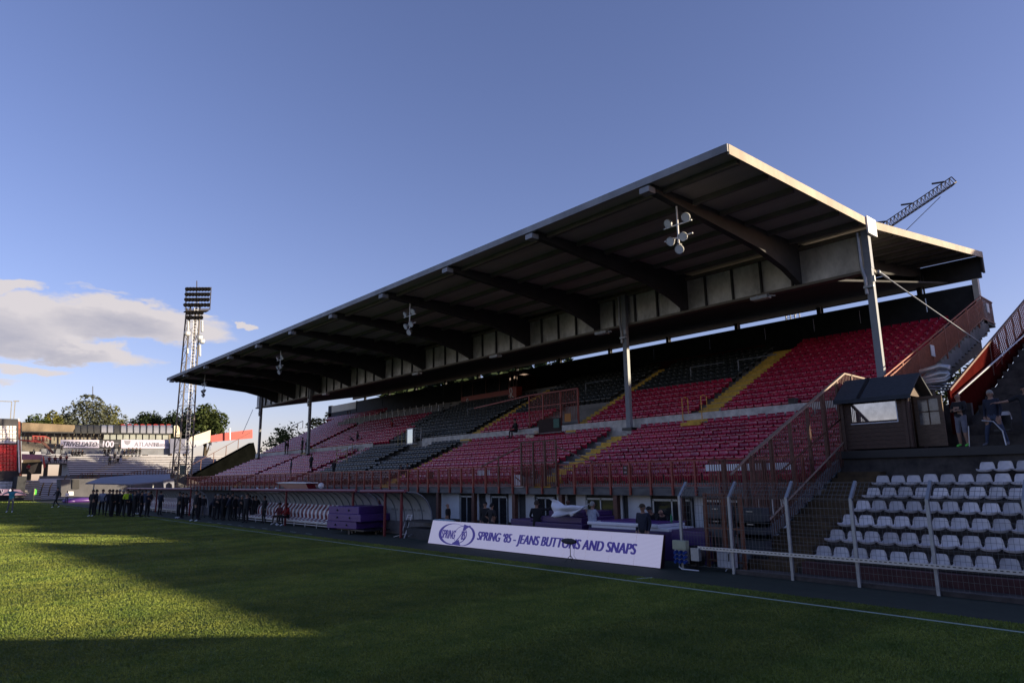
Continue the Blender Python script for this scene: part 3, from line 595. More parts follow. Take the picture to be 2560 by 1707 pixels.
for i, (y, x, z) in enumerate(((5.15, 26.1, 3.75), (4.75, 26.1, 3.75), (5.2, 27.1, 4.12), (4.78, 27.1, 4.12), (4.9, 28.1, 4.5), (6.35, 26.3, 3.9))):
    o = bpy.data.objects.new('stadium_seat', SM['white'][0]); S.collection.objects.link(o); o.location = (x, y, z-.05)
    tag(o, ['white seat low behind the man with the outstretched arm', 'white seat at right edge of the lower platform row', 'white seat between two standing men, middle platform row', 'white seat at right edge, middle platform row', 'white seat highest of those behind the platform men', 'white seat just right of the man in shorts'][i], 'seat', 'white seats on the upper platform')
steps([26.0+.95*i for i in range(13)], [3.75+.395*i for i in range(13)], 40, -9, 7.6, 3.3, conc_d, 'upper_treads', wt)
# raking red side wall with mesh and handrail
YR = 7.9
rk = empty('raking_wall', (29, YR, 4), 'dark red sloping balustrade with pale handrail at the right edge', 'wall')
A0 = D(2181, 897, 'y', YR); slope = (D(2352, 692, 'y', YR)-A0); slope = slope/slope.x
def RK(x, dz): return (x, YR, A0.z+(x-A0.x)*slope.z+dz)
x0, x1 = A0.x, 46.0
m_ = MB(); m_.prism([RK(x0, 0), RK(33.2, 0), RK(34.4, -1.15), RK(46, -1.3), RK(46, -1.95), RK(x0+1.7, -1.7), RK(x0, -1.5)], (0, .08, 0)); m_.build('red_wall', mat('oxblood_paint', (.055, .007, .006), 1.0, .25, 3, spec=0), rk)
m_ = MB(); m_.bar(RK(x0, .02), RK(46, .02), .07); x = 32.6
while x < 46: m_.bar(RK(x, 0), RK(x, -1.3), .06); x += 1.4
m_.build('posts', brown, rk)
m_ = MB()
for k in range(1, 12): m_.bar(RK(33.1, -.1*k), RK(46, -.1*k), .03)
x = 33.2
while x < 46: m_.bar(RK(x, 0), RK(x+.5, -1.15), .03); x += .28
m_.build('wire_infill', red_p, rk)
m_ = MB(); m_.tube([D(2200, 905, 'y', YR-.15), D(2370, 754, 'y', YR-.15), D(2480, 650, 'y', YR-.15)], .035, 8); m_.build('handrail', galv_l, rk)
m_ = MB(); m_.prism([RK(x0+1.3, -1.72), RK(46, -1.98), RK(46, -2.7), RK(x0+2.2, -2.45)], (0, -.2, 0)); m_.m = 1; m_.prism([RK(x0+2.2, -2.47), RK(46, -2.72), (46, YR, 2), (x0+2.2, YR, 2)], (0, .2, 0)); m_.build('mossy_coping', [mat('mossy_concrete', (.055, .06, .06), .9, .5, 2, .4), conc_d], rk)
# tall bar fence and handrail beside the brown steps
bf = empty('bar_fence', (22, 11, 1), 'tall brown fence of vertical bars left of the wooden hut', 'fence')
T0, T1 = Vector((18.9, 11.0, 3.17)), Vector((26.0, 11.0, 6.26))
m_ = MB(); m_.bar(T0, T1, .10, .06); m_.bar(T1, (27.8, 11.0, 6.22), .06); m_.bar((18.9, 11.0, 3.17), (17.8, 11.0, 2.6), .05); m_.build('top_rail', mat('worn_rail_steel', (.24, .17, .13), .5, .3, 4), bf)
def zf(x): return .30+(x-18.2)*.398
m_ = MB(); x = 18.9
while x < 27.7: z1 = T0.z+(min(x, 26)-18.9)*(T1.z-T0.z)/7.1; m_.bar((x, 11.0, zf(min(x, 25.5))), (x, 11.0, z1), .022); x += .13
for dz in (.1, 1.4): m_.bar((18.9, 11.0, zf(18.9)+dz), (25.5, 11.0, zf(25.5)+dz), .04)
m_.build('bars', brown, bf)
x = 19.0
while x < 27.9: z1 = T0.z+(min(x, 26)-18.9)*(T1.z-T0.z)/7.1; m_ = MB(); m_.bar((x, 11.02, zf(min(x, 25.5))-.3), (x, 11.02, z1), .10); m_.build('post', brown, bf); x += 1.27
m_ = MB(); m_.tube([(18.5, 10.75, .95), (25.3, 10.75, 3.88)], .03, 8); m_.build('handrail', MT['worn_rail_steel'], bf)
m_ = MB(); x = 19.2
while x < 25.3: z = .95+(x-18.5)*.431; m_.bar((x, 10.78, zf(x)), (x, 10.78, z), .02); x += .13
m_.build('handrail_bars', brown, bf)
# a second fence a little beyond, at the foot of the stand's near end
bf2 = empty('bar_fence', (20, 12.6, 0), 'brown bar fence with gates behind the galvanised wire fence', 'fence')
m_ = MB()
for y in (11.9, 11.3, 10.75): m_.bar((17.78, y, 0), (17.78, y, 2.1), .09)
for z in (2.05, 1.1, .2): m_.bar((17.78, 10.75, z), (17.78, 11.9, z), .05)
m_.build('gate_frame', mat('dull_orange_steel', (.15, .05, .022), .6, .3, 4), bf2)
m_ = MB(); y = 10.8
while y < 11.9: m_.bar((17.78, y, .2), (17.78, y, 2.05), .018); y += .12
for x in (19.4, 20.6, 21.8): m_.bar((x, 12.2, 0), (x, 12.2, 3.1), .12)
x = 18.6
while x < 22.6: m_.bar((x, 12.2, .3), (x, 12.2, 3.05), .02); x += .13
for z in (.3, 3.05): m_.bar((18.6, 12.2, z), (22.6, 12.2, z), .05)
m_.build('gate_bars', brown, bf2)
m_ = MB(); m_.box(22.0, 22.05, 11.3, 14.6, 2.75, 2.98); m_.build('white_strip', white, bf2)
m_ = MB()
for y in (12.2, 12.5, 13.2): m_.box(22.9, 22.95, y-.12, y+.12, .5, 1.75)
m_.build('white_slats', white, bf2)
# ---------------------------------------------------------------- wire fence with cranked posts
wf = empty('wire_fence', (17.0, 5, 0), 'galvanised wire mesh fence with cranked posts in front of the white seats', 'fence')
PY = [10.60-.0, 9.97+.0]; PY = [11.9-1.57*i for i in range(0)]
posts = [P(1708, 1405, 'x', 16.97).y, P(1836, 1435, 'x', 16.97).y, P(1983.5, 1452, 'x', 16.97).y, P(2150, 1467, 'x', 16.97).y, P(2348, 1488, 'x', 16.97).y, P(2560, 1500, 'x', 16.97).y-.25]
for y in posts+[posts[-1]-1.6]:
    m = MB(); m.bar((16.97, y, 0), (16.97, y, 2.02), .07, .07); m.bar((16.97, y, 2.0), (16.72+.0, y-.0, 2.02), .001) if 0 else None
    m.bar((16.97, y, 1.99), (17.34, y, 2.40), .07, .07); m.build('post', galv, wf)
ya, yb = posts[0], posts[-1]-1.6
m_ = MB(); y = ya
while y > yb: m_.bar((17.0, y, .12), (17.0, y, 1.98), .005, .005, (1, 0, 0)); m_.bar((17.0, y, 2.0), (17.34, y, 2.38), .006, .006, (1, 0, 0)); y -= .10
for k in range(10): z = .12+.206*k; m_.bar((17.0, ya, z), (17.0, yb, z), .006)
for k in range(5): f = k/4; m_.bar((17.02+.32*f, ya, 2.0+.38*f), (17.02+.32*f, yb, 2.0+.38*f), .009)
m_.build('wire_mesh', mat('wire_steel', (.13, .135, .14), .5, .2, 5, 0, .5), wf); wf.children[-1]['kind'] = 'stuff'
# perforated rail along the fence
pr = empty('perforated_rail', (16.8, 6, .6), 'long bright perforated metal tray fixed along the wire fence', 'rail')
y0, y1 = P(1748, 1371, 'x', 16.85).y, -1.0
m_ = MB(); m_.box(16.78, 16.90, y1, y0, .585, .60); m_.box(16.775, 16.79, y1, y0, .60, .675); m_.build('tray', galv_l, pr)
m_ = MB(); y = y0-.1
while y > 1.5: m_.box(16.770, 16.776, y-.028, y+.028, .63, .648); y -= .105
m_.build('slots', blackm, pr); pr.children[-1]['kind'] = 'stuff'
m_ = MB(); m_.tube([(16.8, y0, .6), (16.8, y0+.16, .6)], .012, 6) ; m_.box(16.72, 16.84, y0-.06, y0+.2, .28, .62); m_.build('end_cap', galv, pr)
# socket box, cabinet, hose
sb = empty('socket_box', (16.75, y0+.55, .5), 'beige electric box with blue sockets at the fence end', 'electrical box')
m_ = MB(); m_.box(16.68, 16.85, y0+.32, y0+.78, .55, .80); m_.build('housing', mat('beige_plastic', (.36, .38, .27), .5, .1, 3), sb, bevel=.015)
for k, z in enumerate((.48, .36, .24)):
    for yy in (y0+.40, y0+.55, y0+.70):
        m_ = MB(); m_.tube([(16.78, yy, z), (16.66, yy, z-.03)], [.055, .045], 8); m_.build('socket', mat('blue_plug', (.02, .06, .28), .4, .1, 3), sb)
m_ = MB(); m_.box(16.78, 16.86, y0+.34, y0+.78, .18, .55); m_.build('panel', galv, sb)
m_ = MB(); m_.tube([(16.75, y0+.62, .2), (16.74, y0+.62, .08), (16.70, y0+.5, .03), (16.7, y0-.05, .03)], .022, 8); m_.build('hose', galv_l, sb)
cb = empty('cabinet', (17.3, 9.8, .5), 'grey metal utility cabinet hanging behind the fence', 'cabinet'); cy = P(1817, 1410, 'x', 17.15).y
m_ = MB(); m_.box(17.1, 17.35, cy-.22, cy+.26, .12, .62); m_.build('body', mat('cabinet_grey', (.40, .42, .46), .5, .1, 3), cb, bevel=.01); m_ = MB(); m_.box(17.085, 17.098, cy-.12, cy-.09, .3, .5); m_.build('handle', blackm, cb)
m_ = MB(); m_.tube([(17.2, cy, .12), (17.15, cy+.05, .02)], .02, 6); m_.build('leg', galv, cb)
# grey flight cases behind the fence
for i, (px, py, n) in enumerate(((1795, 1262, 2), (1880, 1268, 3))):
    p = P(px, py, 'x', 18.6); e = empty('flight_case', (18.6, p.y, .9), ['dark grey equipment case stack with two pale latches behind fence', 'right dark grey equipment case stack beside the brown steps'][i], 'equipment case', 'grey cases behind the wire fence')
    w = .42
    for k in range(n): m_ = MB(); m_.box(18.4, 18.8, p.y-w, p.y+w, p.z-.55+.0-.36*(k-0), p.z-.55+.34-.36*k+.2); m_.build('case', mat('case_grey', (.035, .042, .052), .5, .2, 4), e, bevel=.01)
    m_ = MB()
    for k in range(2): m_.box(18.385, 18.395, p.y-.12, p.y+.08, p.z-.12-.36*k, p.z-.09-.36*k)
    m_.build('latches', cream_m, e)
    m_ = MB(); m_.box(18.5, 18.7, p.y-w+.05, p.y+w-.05, 0, p.z-.55-.36*(n-1)); m_.build('stand', blackm, e)
for i, (px, py) in enumerate(((1700, 1262), (1812, 1352))):
    pass
p = P(1820, 1345, 'x', 18.9); m_ = MB(); m_.box(18.85, 18.9, p.y-.6, p.y+.25, p.z-.14, p.z+.1); m_.box(18.9, 19.4, p.y-.7, p.y+.5, p.z+.02, p.z+.06); tag(m_.build('white_table', white), 'low white table with hanging cloth behind the fence', 'table')
# ---------------------------------------------------------------- wooden hut on the platform
ht = empty('wooden_hut', (25.4, 9.4, 3.4), 'small brown log hut with black felt roof and open door', 'hut')
hx0, hx1, hy0, hy1, hz = 24.85, 26.5, 8.62, 10.72, 3.42
m_ = MB()
for k in range(13):
    z = hz+k*.135
    if z < 4.30: m_.box(hx0, hx0+.06, hy0, hy1, z, z+.128)
    else: m_.box(hx0, hx0+.06, hy1-.30, hy1, z, z+.128); m_.box(hx0, hx0+.06, hy0, hy0+.30, z, z+.128)
    m_.box(hx0+.06, hx1, hy1-.06, hy1, z, z+.128); m_.box(hx1-.06, hx1, hy0, hy1, z, z+.128)
    m_.box(hx0+.06, hx0+.5, hy0, hy0+.06, z, z+.128); m_.box(hx1-.4, hx1, hy0, hy0+.06, z, z+.128)
m_.build('walls', wood, ht)
m_ = MB()
for y in (hy0+.03, hy1-.03): m_ = MB(); m_.box(hx0-.09, hx0-.003, y-.05, y+.05, hz, 5.15); m_.build('corner_post', wood, ht)
m_ = MB()
m_.box(hx0-.05, hx0+.1, hy0-.10, hy0-.003, hz, 5.15); m_.build('corner_post', wood, ht)
m_ = MB(); m_.prism([(hx0, hy0+.02, 5.17), (hx1, hy0+.02, 5.17), ((hx0+hx1)/2, hy0+.02, 5.78)], (0, .06, 0)); m_.build('gable', wood, ht)
rx = (hx0+hx1)/2; m_ = MB()
for s in (-1, 1):
    xe = rx+s*1.12; m_.prism([(rx, hy0-.28, 5.86), (xe, hy0-.28, 5.06), (xe, hy0-.28, 5.14), (rx, hy0-.28, 5.94)], (0, hy1-hy0+.42, 0))
m_.box(rx-1.14, rx-1.10, hy0-.28, hy1+.14, 5.00, 5.13); m_.build('roof', felt, ht)
m_ = MB(); m_.bar((rx, 10.0, 5.95), (rx-1.13, 10.0, 5.14), .12, .02); m_.build('roof_seam', black, ht)
m_ = MB(); m_.box(hx0+.015, hx0+.03, hy0+.30, hy1-.30, 4.30, 5.12); m_.build('window', mat('window_reflect', (.42, .40, .40), .03, .25, 3, metal=.9), ht)
m_ = MB(); m_.box(hx0-.02, hx0+.05, hy0+.28, hy1-.28, 4.27, 4.30); m_.box(hx0-.01, hx0+.05, hy0+.27, hy0+.30, 4.27, 5.12); m_.build('window_frame', white, ht.children[-1])
dr = MB(); dr.box(hx0+.55, hx0+.62, 7.70, 8.55, hz+.02, 4.15); dr.box(hx0+.55, hx0+.62, 7.70, 7.82, 4.15, 5.1); dr.box(hx0+.55, hx0+.62, 8.43, 8.55, 4.15, 5.1); dr.box(hx0+.55, hx0+.62, 7.82, 8.43, 5.0, 5.1); dr.bar((hx0+.58, 8.12, 4.15), (hx0+.58, 8.12, 5.0), .04); dr.bar((hx0+.58, 7.82, 4.58), (hx0+.58, 8.43, 4.58), .04); do = dr.build('door', wood_l, ht)
m_ = MB(); m_.box(hx0+.575, hx0+.59, 7.82, 8.43, 4.15, 5.0); m_.build('door_pane', mat('door_glass', (.16, .15, .14), .15, .6, 3, spec=.7), do)
m_ = MB(); m_.box(hx0+.14, hx0+.22, hy0-.02, hy0-.005, hz, 5.1); m_.box(hx0+.42, hx0+.5, hy0-.02, hy0-.005, hz, 5.1); m_.build('door_frame', wood_l, ht)
m_ = MB(); m_.box(hx0+.7, hx1-.3, hy0+.5, hy1-.4, hz, 4.1); m_.build('counter', black, ht)
# bent pipes behind the hut
pk = empty('pipe_rack', P(2330, 950, 'x', 30), 'pale bent metal pipes stacked behind the hut roof', 'pipes')
for k in range(2):
    m_ = MB(); m_.tube([P(2300, 930+20*k, 'x', 30), P(2350, 915+18*k, 'x', 30), P(2372, 918+14*k, 'x', 30), P(2378, 935+8*k, 'x', 30), P(2365, 945+6*k, 'x', 30), P(2290, 955+6*k, 'x', 30)], .10, 8); m_.build('pipe', galv_l, pk, True)
for k in range(3): m_ = MB(); m_.tube([P(2290, 955+8*k, 'x', 31), P(2380, 962+7*k, 'x', 31)], .05, 6); m_.build('pipe', galv_l, pk, True)
# table with chair for the men
m_ = MB(); m_.box(25.0, 25.4, 6.2, 6.9, 3.52, 3.55); m_.build
e = empty('folding_chair', (25.2, 6.1, 3.4), 'dark folding chair with thin pale legs beside the man in shorts', 'chair'); m_ = MB()
m_.tube([(25.0, 6.55, 4.15), (25.0, 6.25, 4.1), (25.0, 6.05, 3.8), (24.95, 6.0, 3.37)], .02, 6); m_.tube([(24.9, 6.9, 4.0), (24.9, 6.95, 3.37)], .015, 6); m_.build('frame', galv_l, e); m_ = MB(); m_.box(25.1, 25.5, 5.9, 6.3, 3.8, 3.86); m_.box(25.45, 25.5, 5.9, 6.3, 3.86, 4.3); m_.build('seat', black, e)
# ---------------------------------------------------------------- advertising board
bl, br = Vector((16.47, 24.35, 0)), Vector((16.44, 12.62, 0))
ab = empty('advertising_board', (16.45, 18.5, 0), 'long white LED advertising board with blue lettering beside the pitch', 'board')
H = .92; tl = .24
m_ = MB(); m_.prism([(16.45, br.y, .02), (16.45+tl, br.y, H), (16.53+tl, br.y, H), (16.62, br.y, .02)], (0, bl.y-br.y, 0)); m_.build('back_casing', mat('casing_dark', (.03, .008, .012), .5, .2, 3), ab)
ledm = bpy.data.materials.new('led_face'); ledm.use_nodes = True; t_ = ledm.node_tree; b_ = t_.nodes['Principled BSDF']
tcn = t_.nodes.new('ShaderNodeTexCoord'); wv = t_.nodes.new('ShaderNodeTexWave'); wv.wave_type = 'BANDS'; wv.bands_direction = 'Z'; wv.inputs['Scale'].default_value = 9; wv.inputs['Distortion'].default_value = .0
t_.links.new(tcn.outputs['Object'], wv.inputs[0]); mx = t_.nodes.new('ShaderNodeMix'); mx.data_type = 'RGBA'; t_.links.new(wv.outputs['Fac'], mx.inputs[0]); mx.inputs[6].default_value = (.46, .43, .56, 1); mx.inputs[7].default_value = (.58, .55, .68, 1)
t_.links.new(mx.outputs[2], b_.inputs['Base Color']); t_.links.new(mx.outputs[2], b_.inputs['Emission Color']); b_.inputs['Emission Strength'].default_value = .22; b_.inputs['Roughness'].default_value = .6
nmods = 12; w = (bl.y-br.y)/nmods; m_ = MB()
for k in range(nmods):
    ya_, yb_ = br.y+k*w+.006, br.y+(k+1)*w-.006; m_.prism([(16.44, ya_, .03), (16.44+tl, ya_, H), (16.428+tl, ya_, H), (16.428, ya_, .03)], (0, yb_-ya_, 0))
m_.build('screen', ledm, ab)
up = Vector((tl, 0, H)).normalized(); blue = emis('led_blue', (.035, .022, .19), .25)
def onb(dist, h): return Vector((16.424, bl.y-dist, 0))+up*h
text('SPRING \u201885 - JEANS BUTTONS AND SNAPS', .45, 'lettering', blue, ab, frame(onb(3.16, .34), (0, -1, 0), up), shear=.16, bold=.026, sx=.875, depth=.003, space=1.03)
def onb2(a, b): return onb(.62+(a-.42)*1.206, .47+(b-.47)*1.12)
# logo: two overlapping rings with lens shapes
m_ = MB()
def ringpts(cx, cz, rx, rz, n=48): return [(cx+rx*math.cos(2*math.pi*i/n), cz+rz*math.sin(2*math.pi*i/n)) for i in range(n)]
def ring(o, i, dep=.004):
    n = len(o)
    for k in range(n):
        j = (k+1) % n; q = [o[k], o[j], i[j], i[k]]; pts = [onb2(a, b)+Vector((-dep, 0, 0)) for a, b in q]; m_.prism(pts, (-.003, 0, 0))
ring(ringpts(1.20, .47, .78, .37), ringpts(1.26, .48, .68, .345))
ring(ringpts(1.85, .455, .56, .345), ringpts(1.80, .45, .49, .325), .006)
m_.prism([onb2(1.75, .83)+Vector((-.01, 0, 0)), onb2(2.06, .77)+Vector((-.01, 0, 0)), onb2(1.72, .60)+Vector((-.01, 0, 0))], (-.003, 0, 0)); m_.prism([onb2(1.25, .11)+Vector((-.01, 0, 0)), onb2(1.60, .30)+Vector((-.01, 0, 0)), onb2(1.75, .10)+Vector((-.01, 0, 0))], (-.003, 0, 0))
for k in range(16):
    f = k/15; g = (k+1)/15; fx = lambda f: 1.30+.75*f; fz = lambda f: .15+.62*(f*f*(3-2*f)); m_.prism([onb2(fx(f), fz(f)-.02)+Vector((-.012, 0, 0)), onb2(fx(g), fz(g)-.02)+Vector((-.012, 0, 0)), onb2(fx(g), fz(g)+.035)+Vector((-.012, 0, 0)), onb2(fx(f), fz(f)+.035)+Vector((-.012, 0, 0))], (-.003, 0, 0))
m_.build('round_logo', blue, ab)
text('SPRING', .47, 'logo_lettering', blue, ab, frame(onb2(.60, .31)+Vector((-.014, 0, 0)), (0, -1, 0), up), shear=.2, bold=.010, sx=.585, depth=.003)
text('\u201985', .47, 'logo_lettering', blue, ab, frame(onb2(1.66, .31)+Vector((-.014, 0, 0)), (0, -1, 0), up), shear=.2, bold=.010, sx=.52, depth=.003)
# microphone in a grey wind cover
mc = empty('microphone', (16.2, 15.85, 0), 'grey fluffy microphone on a small tripod before the advertising board', 'microphone'); my = 15.75; mx_ = 15.95
m_ = MB(); n_ = 18; rows = []
for i in range(n_+1):
    u = i/n_; r = .085*(math.sin(math.pi*min(max(u, .03), .97))**.35)*(1+.10*R_.random()); rows.append([(mx_+r*math.cos(2*math.pi*k/12)*(1+.1*R_.random()), my+.30-.60*u, .62+r*math.sin(2*math.pi*k/12)*(1+.1*R_.random())) for k in range(12)])
for r in rows: r.append(r[0])
m_.grid(rows); m_.build('wind_cover', mat('fluffy_grey', (.05, .05, .055), .95, .35, 30, .8), mc, smooth=True)
m_ = MB(); m_.tube([(mx_, my-.05, .54), (mx_, my-.05, .16)], .012, 8); m_.build('stem', blackm, mc)
for a in (0, 2.1, 4.2): m_ = MB(); m_.tube([(mx_, my-.05, .2), (mx_+.2*math.cos(a+.6), my-.05+.2*math.sin(a+.6), .0)], .009, 6); m_.build('leg', blackm, mc)
m_ = MB(); m_.tube([(mx_, my-.1, .55), (mx_+.05, my-.18, .4), (mx_+.0, my-.2, .2), (mx_+.1, my-.28, .01)], .005, 5); m_.build('cable', blackm, mc)
# ---------------------------------------------------------------- dugouts
def dugout(y0, y1, label, seats=True, roofc=maroon_d, x0=17.0):
    e = empty('dugout', (x0+.7, (y0+y1)/2, 0), label, 'dugout', 'curved team shelters along the touchline')
    prof = []
    for i in range(11):
        a = math.pi/2*i/10; prof.append((x0+.25+1.12*math.sin(a), .75+1.28*math.cos(a)))
    prof = [(x0, 2.06)]+prof+[(x0+1.42, 0)]
    m = MB(); step = .78; y = y0
    rows = [[(px, yy, pz) for px, pz in prof] for yy in (y0, y1)]; m.grid(rows); m.grid([[(p[0]+.012, p[1], p[2]-.012) for p in r] for r in rows]); m.build('clear_shell', poly, e, smooth=True)
    while y < y1+.05:
        m = MB(); m.tube([(px-.012, min(y, y1), pz-.01) for px, pz in prof], .028, 6, False); m.build('hoop', grey_p, e); y += step
    m = MB(); m.tube([(x0-.02, y0+.1, 2.08), (x0-.02, y1-.1, 2.06)], .085, 8); m.build('front_roll', roofc, e)
    m = MB(); m.box(x0+1.35, x0+1.38, y0+.02, y1-.02, .0, .62); m.build('lower_panel', mat('grey_kick_panel', (.13, .13, .14), .6, .2, 2), e)
    for yy in (y0+.7, (y0+y1)/2): m = MB(); m.tube([(x0+.15, yy, 0), (x0+.15, yy, 2.0)], .07, 8); m.build('post', maroon, e)
    k = 0; y = y0+.5
    while y < y1-1.0 and k < 14:
        text('SPRING \u201885', .17, 'faint_lettering', mat('faint_grey_print', (.22, .22, .22), .7, .1, 2), e, frame((x0+1.28, y+.62, 1.12), (0, -1, 0), (.12, 0, 1)), bold=.004, depth=.002, sx=.75); y += step*1.0; k += 1
    if seats:
        y = y0+.9 if y1-y0 > 6 else y0+.5
        m = MB(); m.bar((x0+.45, y, .26), (x0+.45, y1-.3, .26), .04); m.bar((x0+.45, y, .14), (x0+.45, y1-.3, .14), .03); m.bar((x0+.8, y, .26), (x0+.8, y1-.3, .26), .04)
        yy = y
        while yy < y1-.3: m.bar((x0+.45, yy, 0), (x0+.45, yy, .28), .03); yy += 1.5
        m.build('bench_frame', white, e)
        pts = [(.40, .30), (.38, .40), (.62, .42), (.78, .50), (.74, .72), (.80, .95), (.98, 1.15), (1.02, 1.25), (1.06, 1.23), (1.04, 1.1), (.90, .90), (.86, .72), (.92, .46), (.80, .32)]
        k = 0
        while y < y1-.6 and k < 40:
            m = MB(); m.m = 0; m.prism([(x0+a-.02, y+.07, z) for a, z in pts], (0, .36, 0)); m.m = 1
            for s_ in (y+.02, y+.43): m.prism([(x0+a-.05, s_, z+.01) for a, z in pts], (0, .085, 0))
            m.m = 1; m.box(x0+.36, x0+.56, y+.04, y+.48, .30, .36)
            m.build('team_seat', [maroon, white], e); y += .52; k += 1
    return e
dugout(26.9, 31.2, 'short clear shelter at the near end of the dugouts, empty', False)
dugout(31.5, 49.5, 'long clear shelter with striped maroon and white seats')
dugout(58.5, 80.0, 'farthest clear shelter with striped seats behind the dark figures')
dm = empty('trailing_frame', (17.2, 27.7, 0), 'slim white metal ladder frame leaning by the near dugout', 'frame')
m_ = MB(); p = Vector((17.2, 27.75, 0)); q = Vector((17.55, 27.65, 1.02)); o_ = Vector((0, -.34, 0))
for a_, b_ in ((p, q), (p+o_, q+o_)): m_.bar(a_, b_, .035)
for f in (0.98, .87): m_.bar(p.lerp(q, f), p.lerp(q, f)+o_, .03)
m_.build('rails', white, dm)
m_ = MB(); m_.bar((18.0, 26.9, .35), (17.1, 26.9, .12), .04); m_.bar((17.4, 27.2, .25), (16.95, 27.9, .05), .03); m_.build('foot_struts', galv, dm)
# purple padded blocks on a trolley
pc = empty('trolley', (17.2, 31.3, 0), 'low dark trolley under the stacked purple blocks near the dugouts', 'trolley')
m_ = MB(); m_.box(16.6, 18.0, 30.0, 32.8, .19, .25); m_.build('deck', blackm, pc)
for a_, b_ in ((16.55, 31.35), (17.45, 30.3), (17.0, 31.9), (17.9, 30.9)): m_ = MB(); m_.tube([(a_-.03, b_, .10), (a_+.03, b_, .10)], .10, 12); m_.build('wheel', black, pc)
PB = [P(780+270/7.35, 1160+1170/7.35, 'z', .26), P(780+820/7.35, 1160+1200/7.35, 'z', .26)]
u_ = (PB[1]-PB[0]).normalized(); v_ = Vector((-u_.y, u_.x, 0)); v_ = v_ if v_.x > 0 else -v_
def blockat(name, o, lu, lv, z0, z1, label, rot=0, m=purple, group='purple padded blocks on the trolley'):
    ca, sa = math.cos(rot), math.sin(rot); uu = u_*ca+v_*sa; vv = v_*ca-u_*sa; mm = MB(); pts = [o, o+uu*lu, o+uu*lu+vv*lv, o+vv*lv]; mm.prism([(p.x, p.y, z0) for p in pts], (0, 0, z1-z0))
    e = tag(mm.build(name, m, bevel=.02), label, 'padded block', group)
    hh = MB()
    for f in (.3, .68):
        c = o+uu*lu*f-vv*.012; hh.blob((c.x, c.y, (z0+z1)/2), .05, 8, 5)
    if m is purple: hh.build('handle_recess', black, e)
    return e
o_ = PB[0].copy()
blockat('padded_block', o_, 2.3, 3.2, .27, .62, 'bottom purple block with dark handles on the trolley')
blockat('padded_block', o_+u_*.05, 2.65, 2.6, .625, .97, 'middle purple block of the trolley stack, two dark handles', -.03)
blockat('padded_block', o_+u_*.1, 2.3, 2.9, .975, 1.32, 'top purple block of the trolley stack, pale upper edge', .02)
# white/ purple stacks behind the board
def slab(x0, x1, y0, y1, z0, z1, m, label, group='purple and white blocks behind the advertising board'):
    b = MB(); b.box(x0, x1, y0, y1, z0, z1); return tag(b.build('padded_block', m, bevel=.02), label, 'padded block', group)
slab(18.2, 20.0, 17.3, 20.1, .0, .95, purple_d, 'wide purple block at the base of the left stack')
slab(18.4, 20.2, 17.5, 19.6, .955, 1.17, purple_d, 'purple block in the middle of the left stack')
slab(18.6, 20.2, 17.6, 19.4, 1.175, 1.36, purple_d, 'top purple block below the lifted white sheet')
slab(18.4, 20.2, 20.2, 21.4, .0, 1.0, purple_d, 'low purple block left of the man with raised arm')
slab(18.2, 19.8, 12.7, 17.0, .0, .86, purple_d, 'long purple base block under the white slabs')
slab(18.25, 19.6, 13.6, 16.9, .865, .965, whitec, 'lower thin white slab on the right stack'); slab(18.2, 19.7, 14.0, 17.05, .97, 1.07, whitec, 'upper thin white slab on the right stack')
slab(18.4, 19.9, 14.1, 16.6, 1.075, 1.11, purple, 'thin purple mat on top of the white slabs')
slab(18.1, 19.6, 12.2, 13.4, .0, .95, purple_d, 'purple block at right end beside the fence post')
m_ = MB(); m_.box(17.3, 18.2, 21.0, 27.6, .0, .45); m_.box(17.3, 18.2, 21.0, 27.6, .72, .78); [m_.bar((17.35, y, .45), (17.35, y, .72), .05) for y in (21.2, 24, 27.4)]; tag(m_.build('low_bench', dark_wall), 'long dark bench behind the left half of the board', 'bench')
m_ = MB(); m_.blob((17.7, 25.0, .83), (.25, .8, .06), 10, 6); tag(m_.build('folded_sheet', mat('pale_blue_cloth', (.35, .50, .60), .7, .1, 3), smooth=True), 'pale blue folded sheet lying on the dark bench', 'sheet')
m_ = MB(); m_.tube([(17.1, 12.0, .34), (17.35, 11.95, .34)], [.30, .30], 18); m_.tube([(17.05, 12.0, .34), (17.12, 12.0, .34)], [.15, .15], 12); tag(m_.build('cable_drum', black), 'black cable drum standing between the board and the fence', 'drum')
# sheet held up by the men

pa = P(1060+1055/3.36, 1080+560/3.36, 'x', 18.0); pb_ = P(1060+1075/3.36, 1080+715/3.36, 'x', 18.0); pc_ = P(1060+1390/3.36, 1080+605/3.36, 'x', 18.3); pd_ = P(1060+1255/3.36, 1080+700/3.36, 'x', 18.2); pe = P(1060+1285/3.36, 1080+645/3.36, 'x', 18.25)
rows = []
for i in range(13):
    u = i/12; r = []
    for j in range(11):
        v = j/10; top_ = pa.lerp(pc_, u); bot = pb_.lerp(pd_, min(1, u*1.15)).lerp(pc_, max(0, (u-.80)/.20)*.8); top_.z -= .16*math.sin(math.pi*u)*.9; p = top_.lerp(bot, v)
        p.x += .10*math.sin(u*9+v*3)+.06*math.sin(v*11+u*4); p.z += .03*math.sin(u*13+v*7); r.append(p)
    rows.append(r)
m_ = MB(); m_.grid(rows); ws = tag(m_.build('sheet', whitec, smooth=True), 'white sheet stretched in the air between two standing men', 'sheet'); so = ws.modifiers.new('thick', 'SOLIDIFY'); so.thickness = .01
m_ = MB(); pz = P(1695-145, 1290, 'x', 18.7); m_.tube([(18.7, pz.y+.0, 1.11), (18.7, pz.y, 1.28), (18.7, pz.y, 1.32)], [.035, .035, .015], 8)
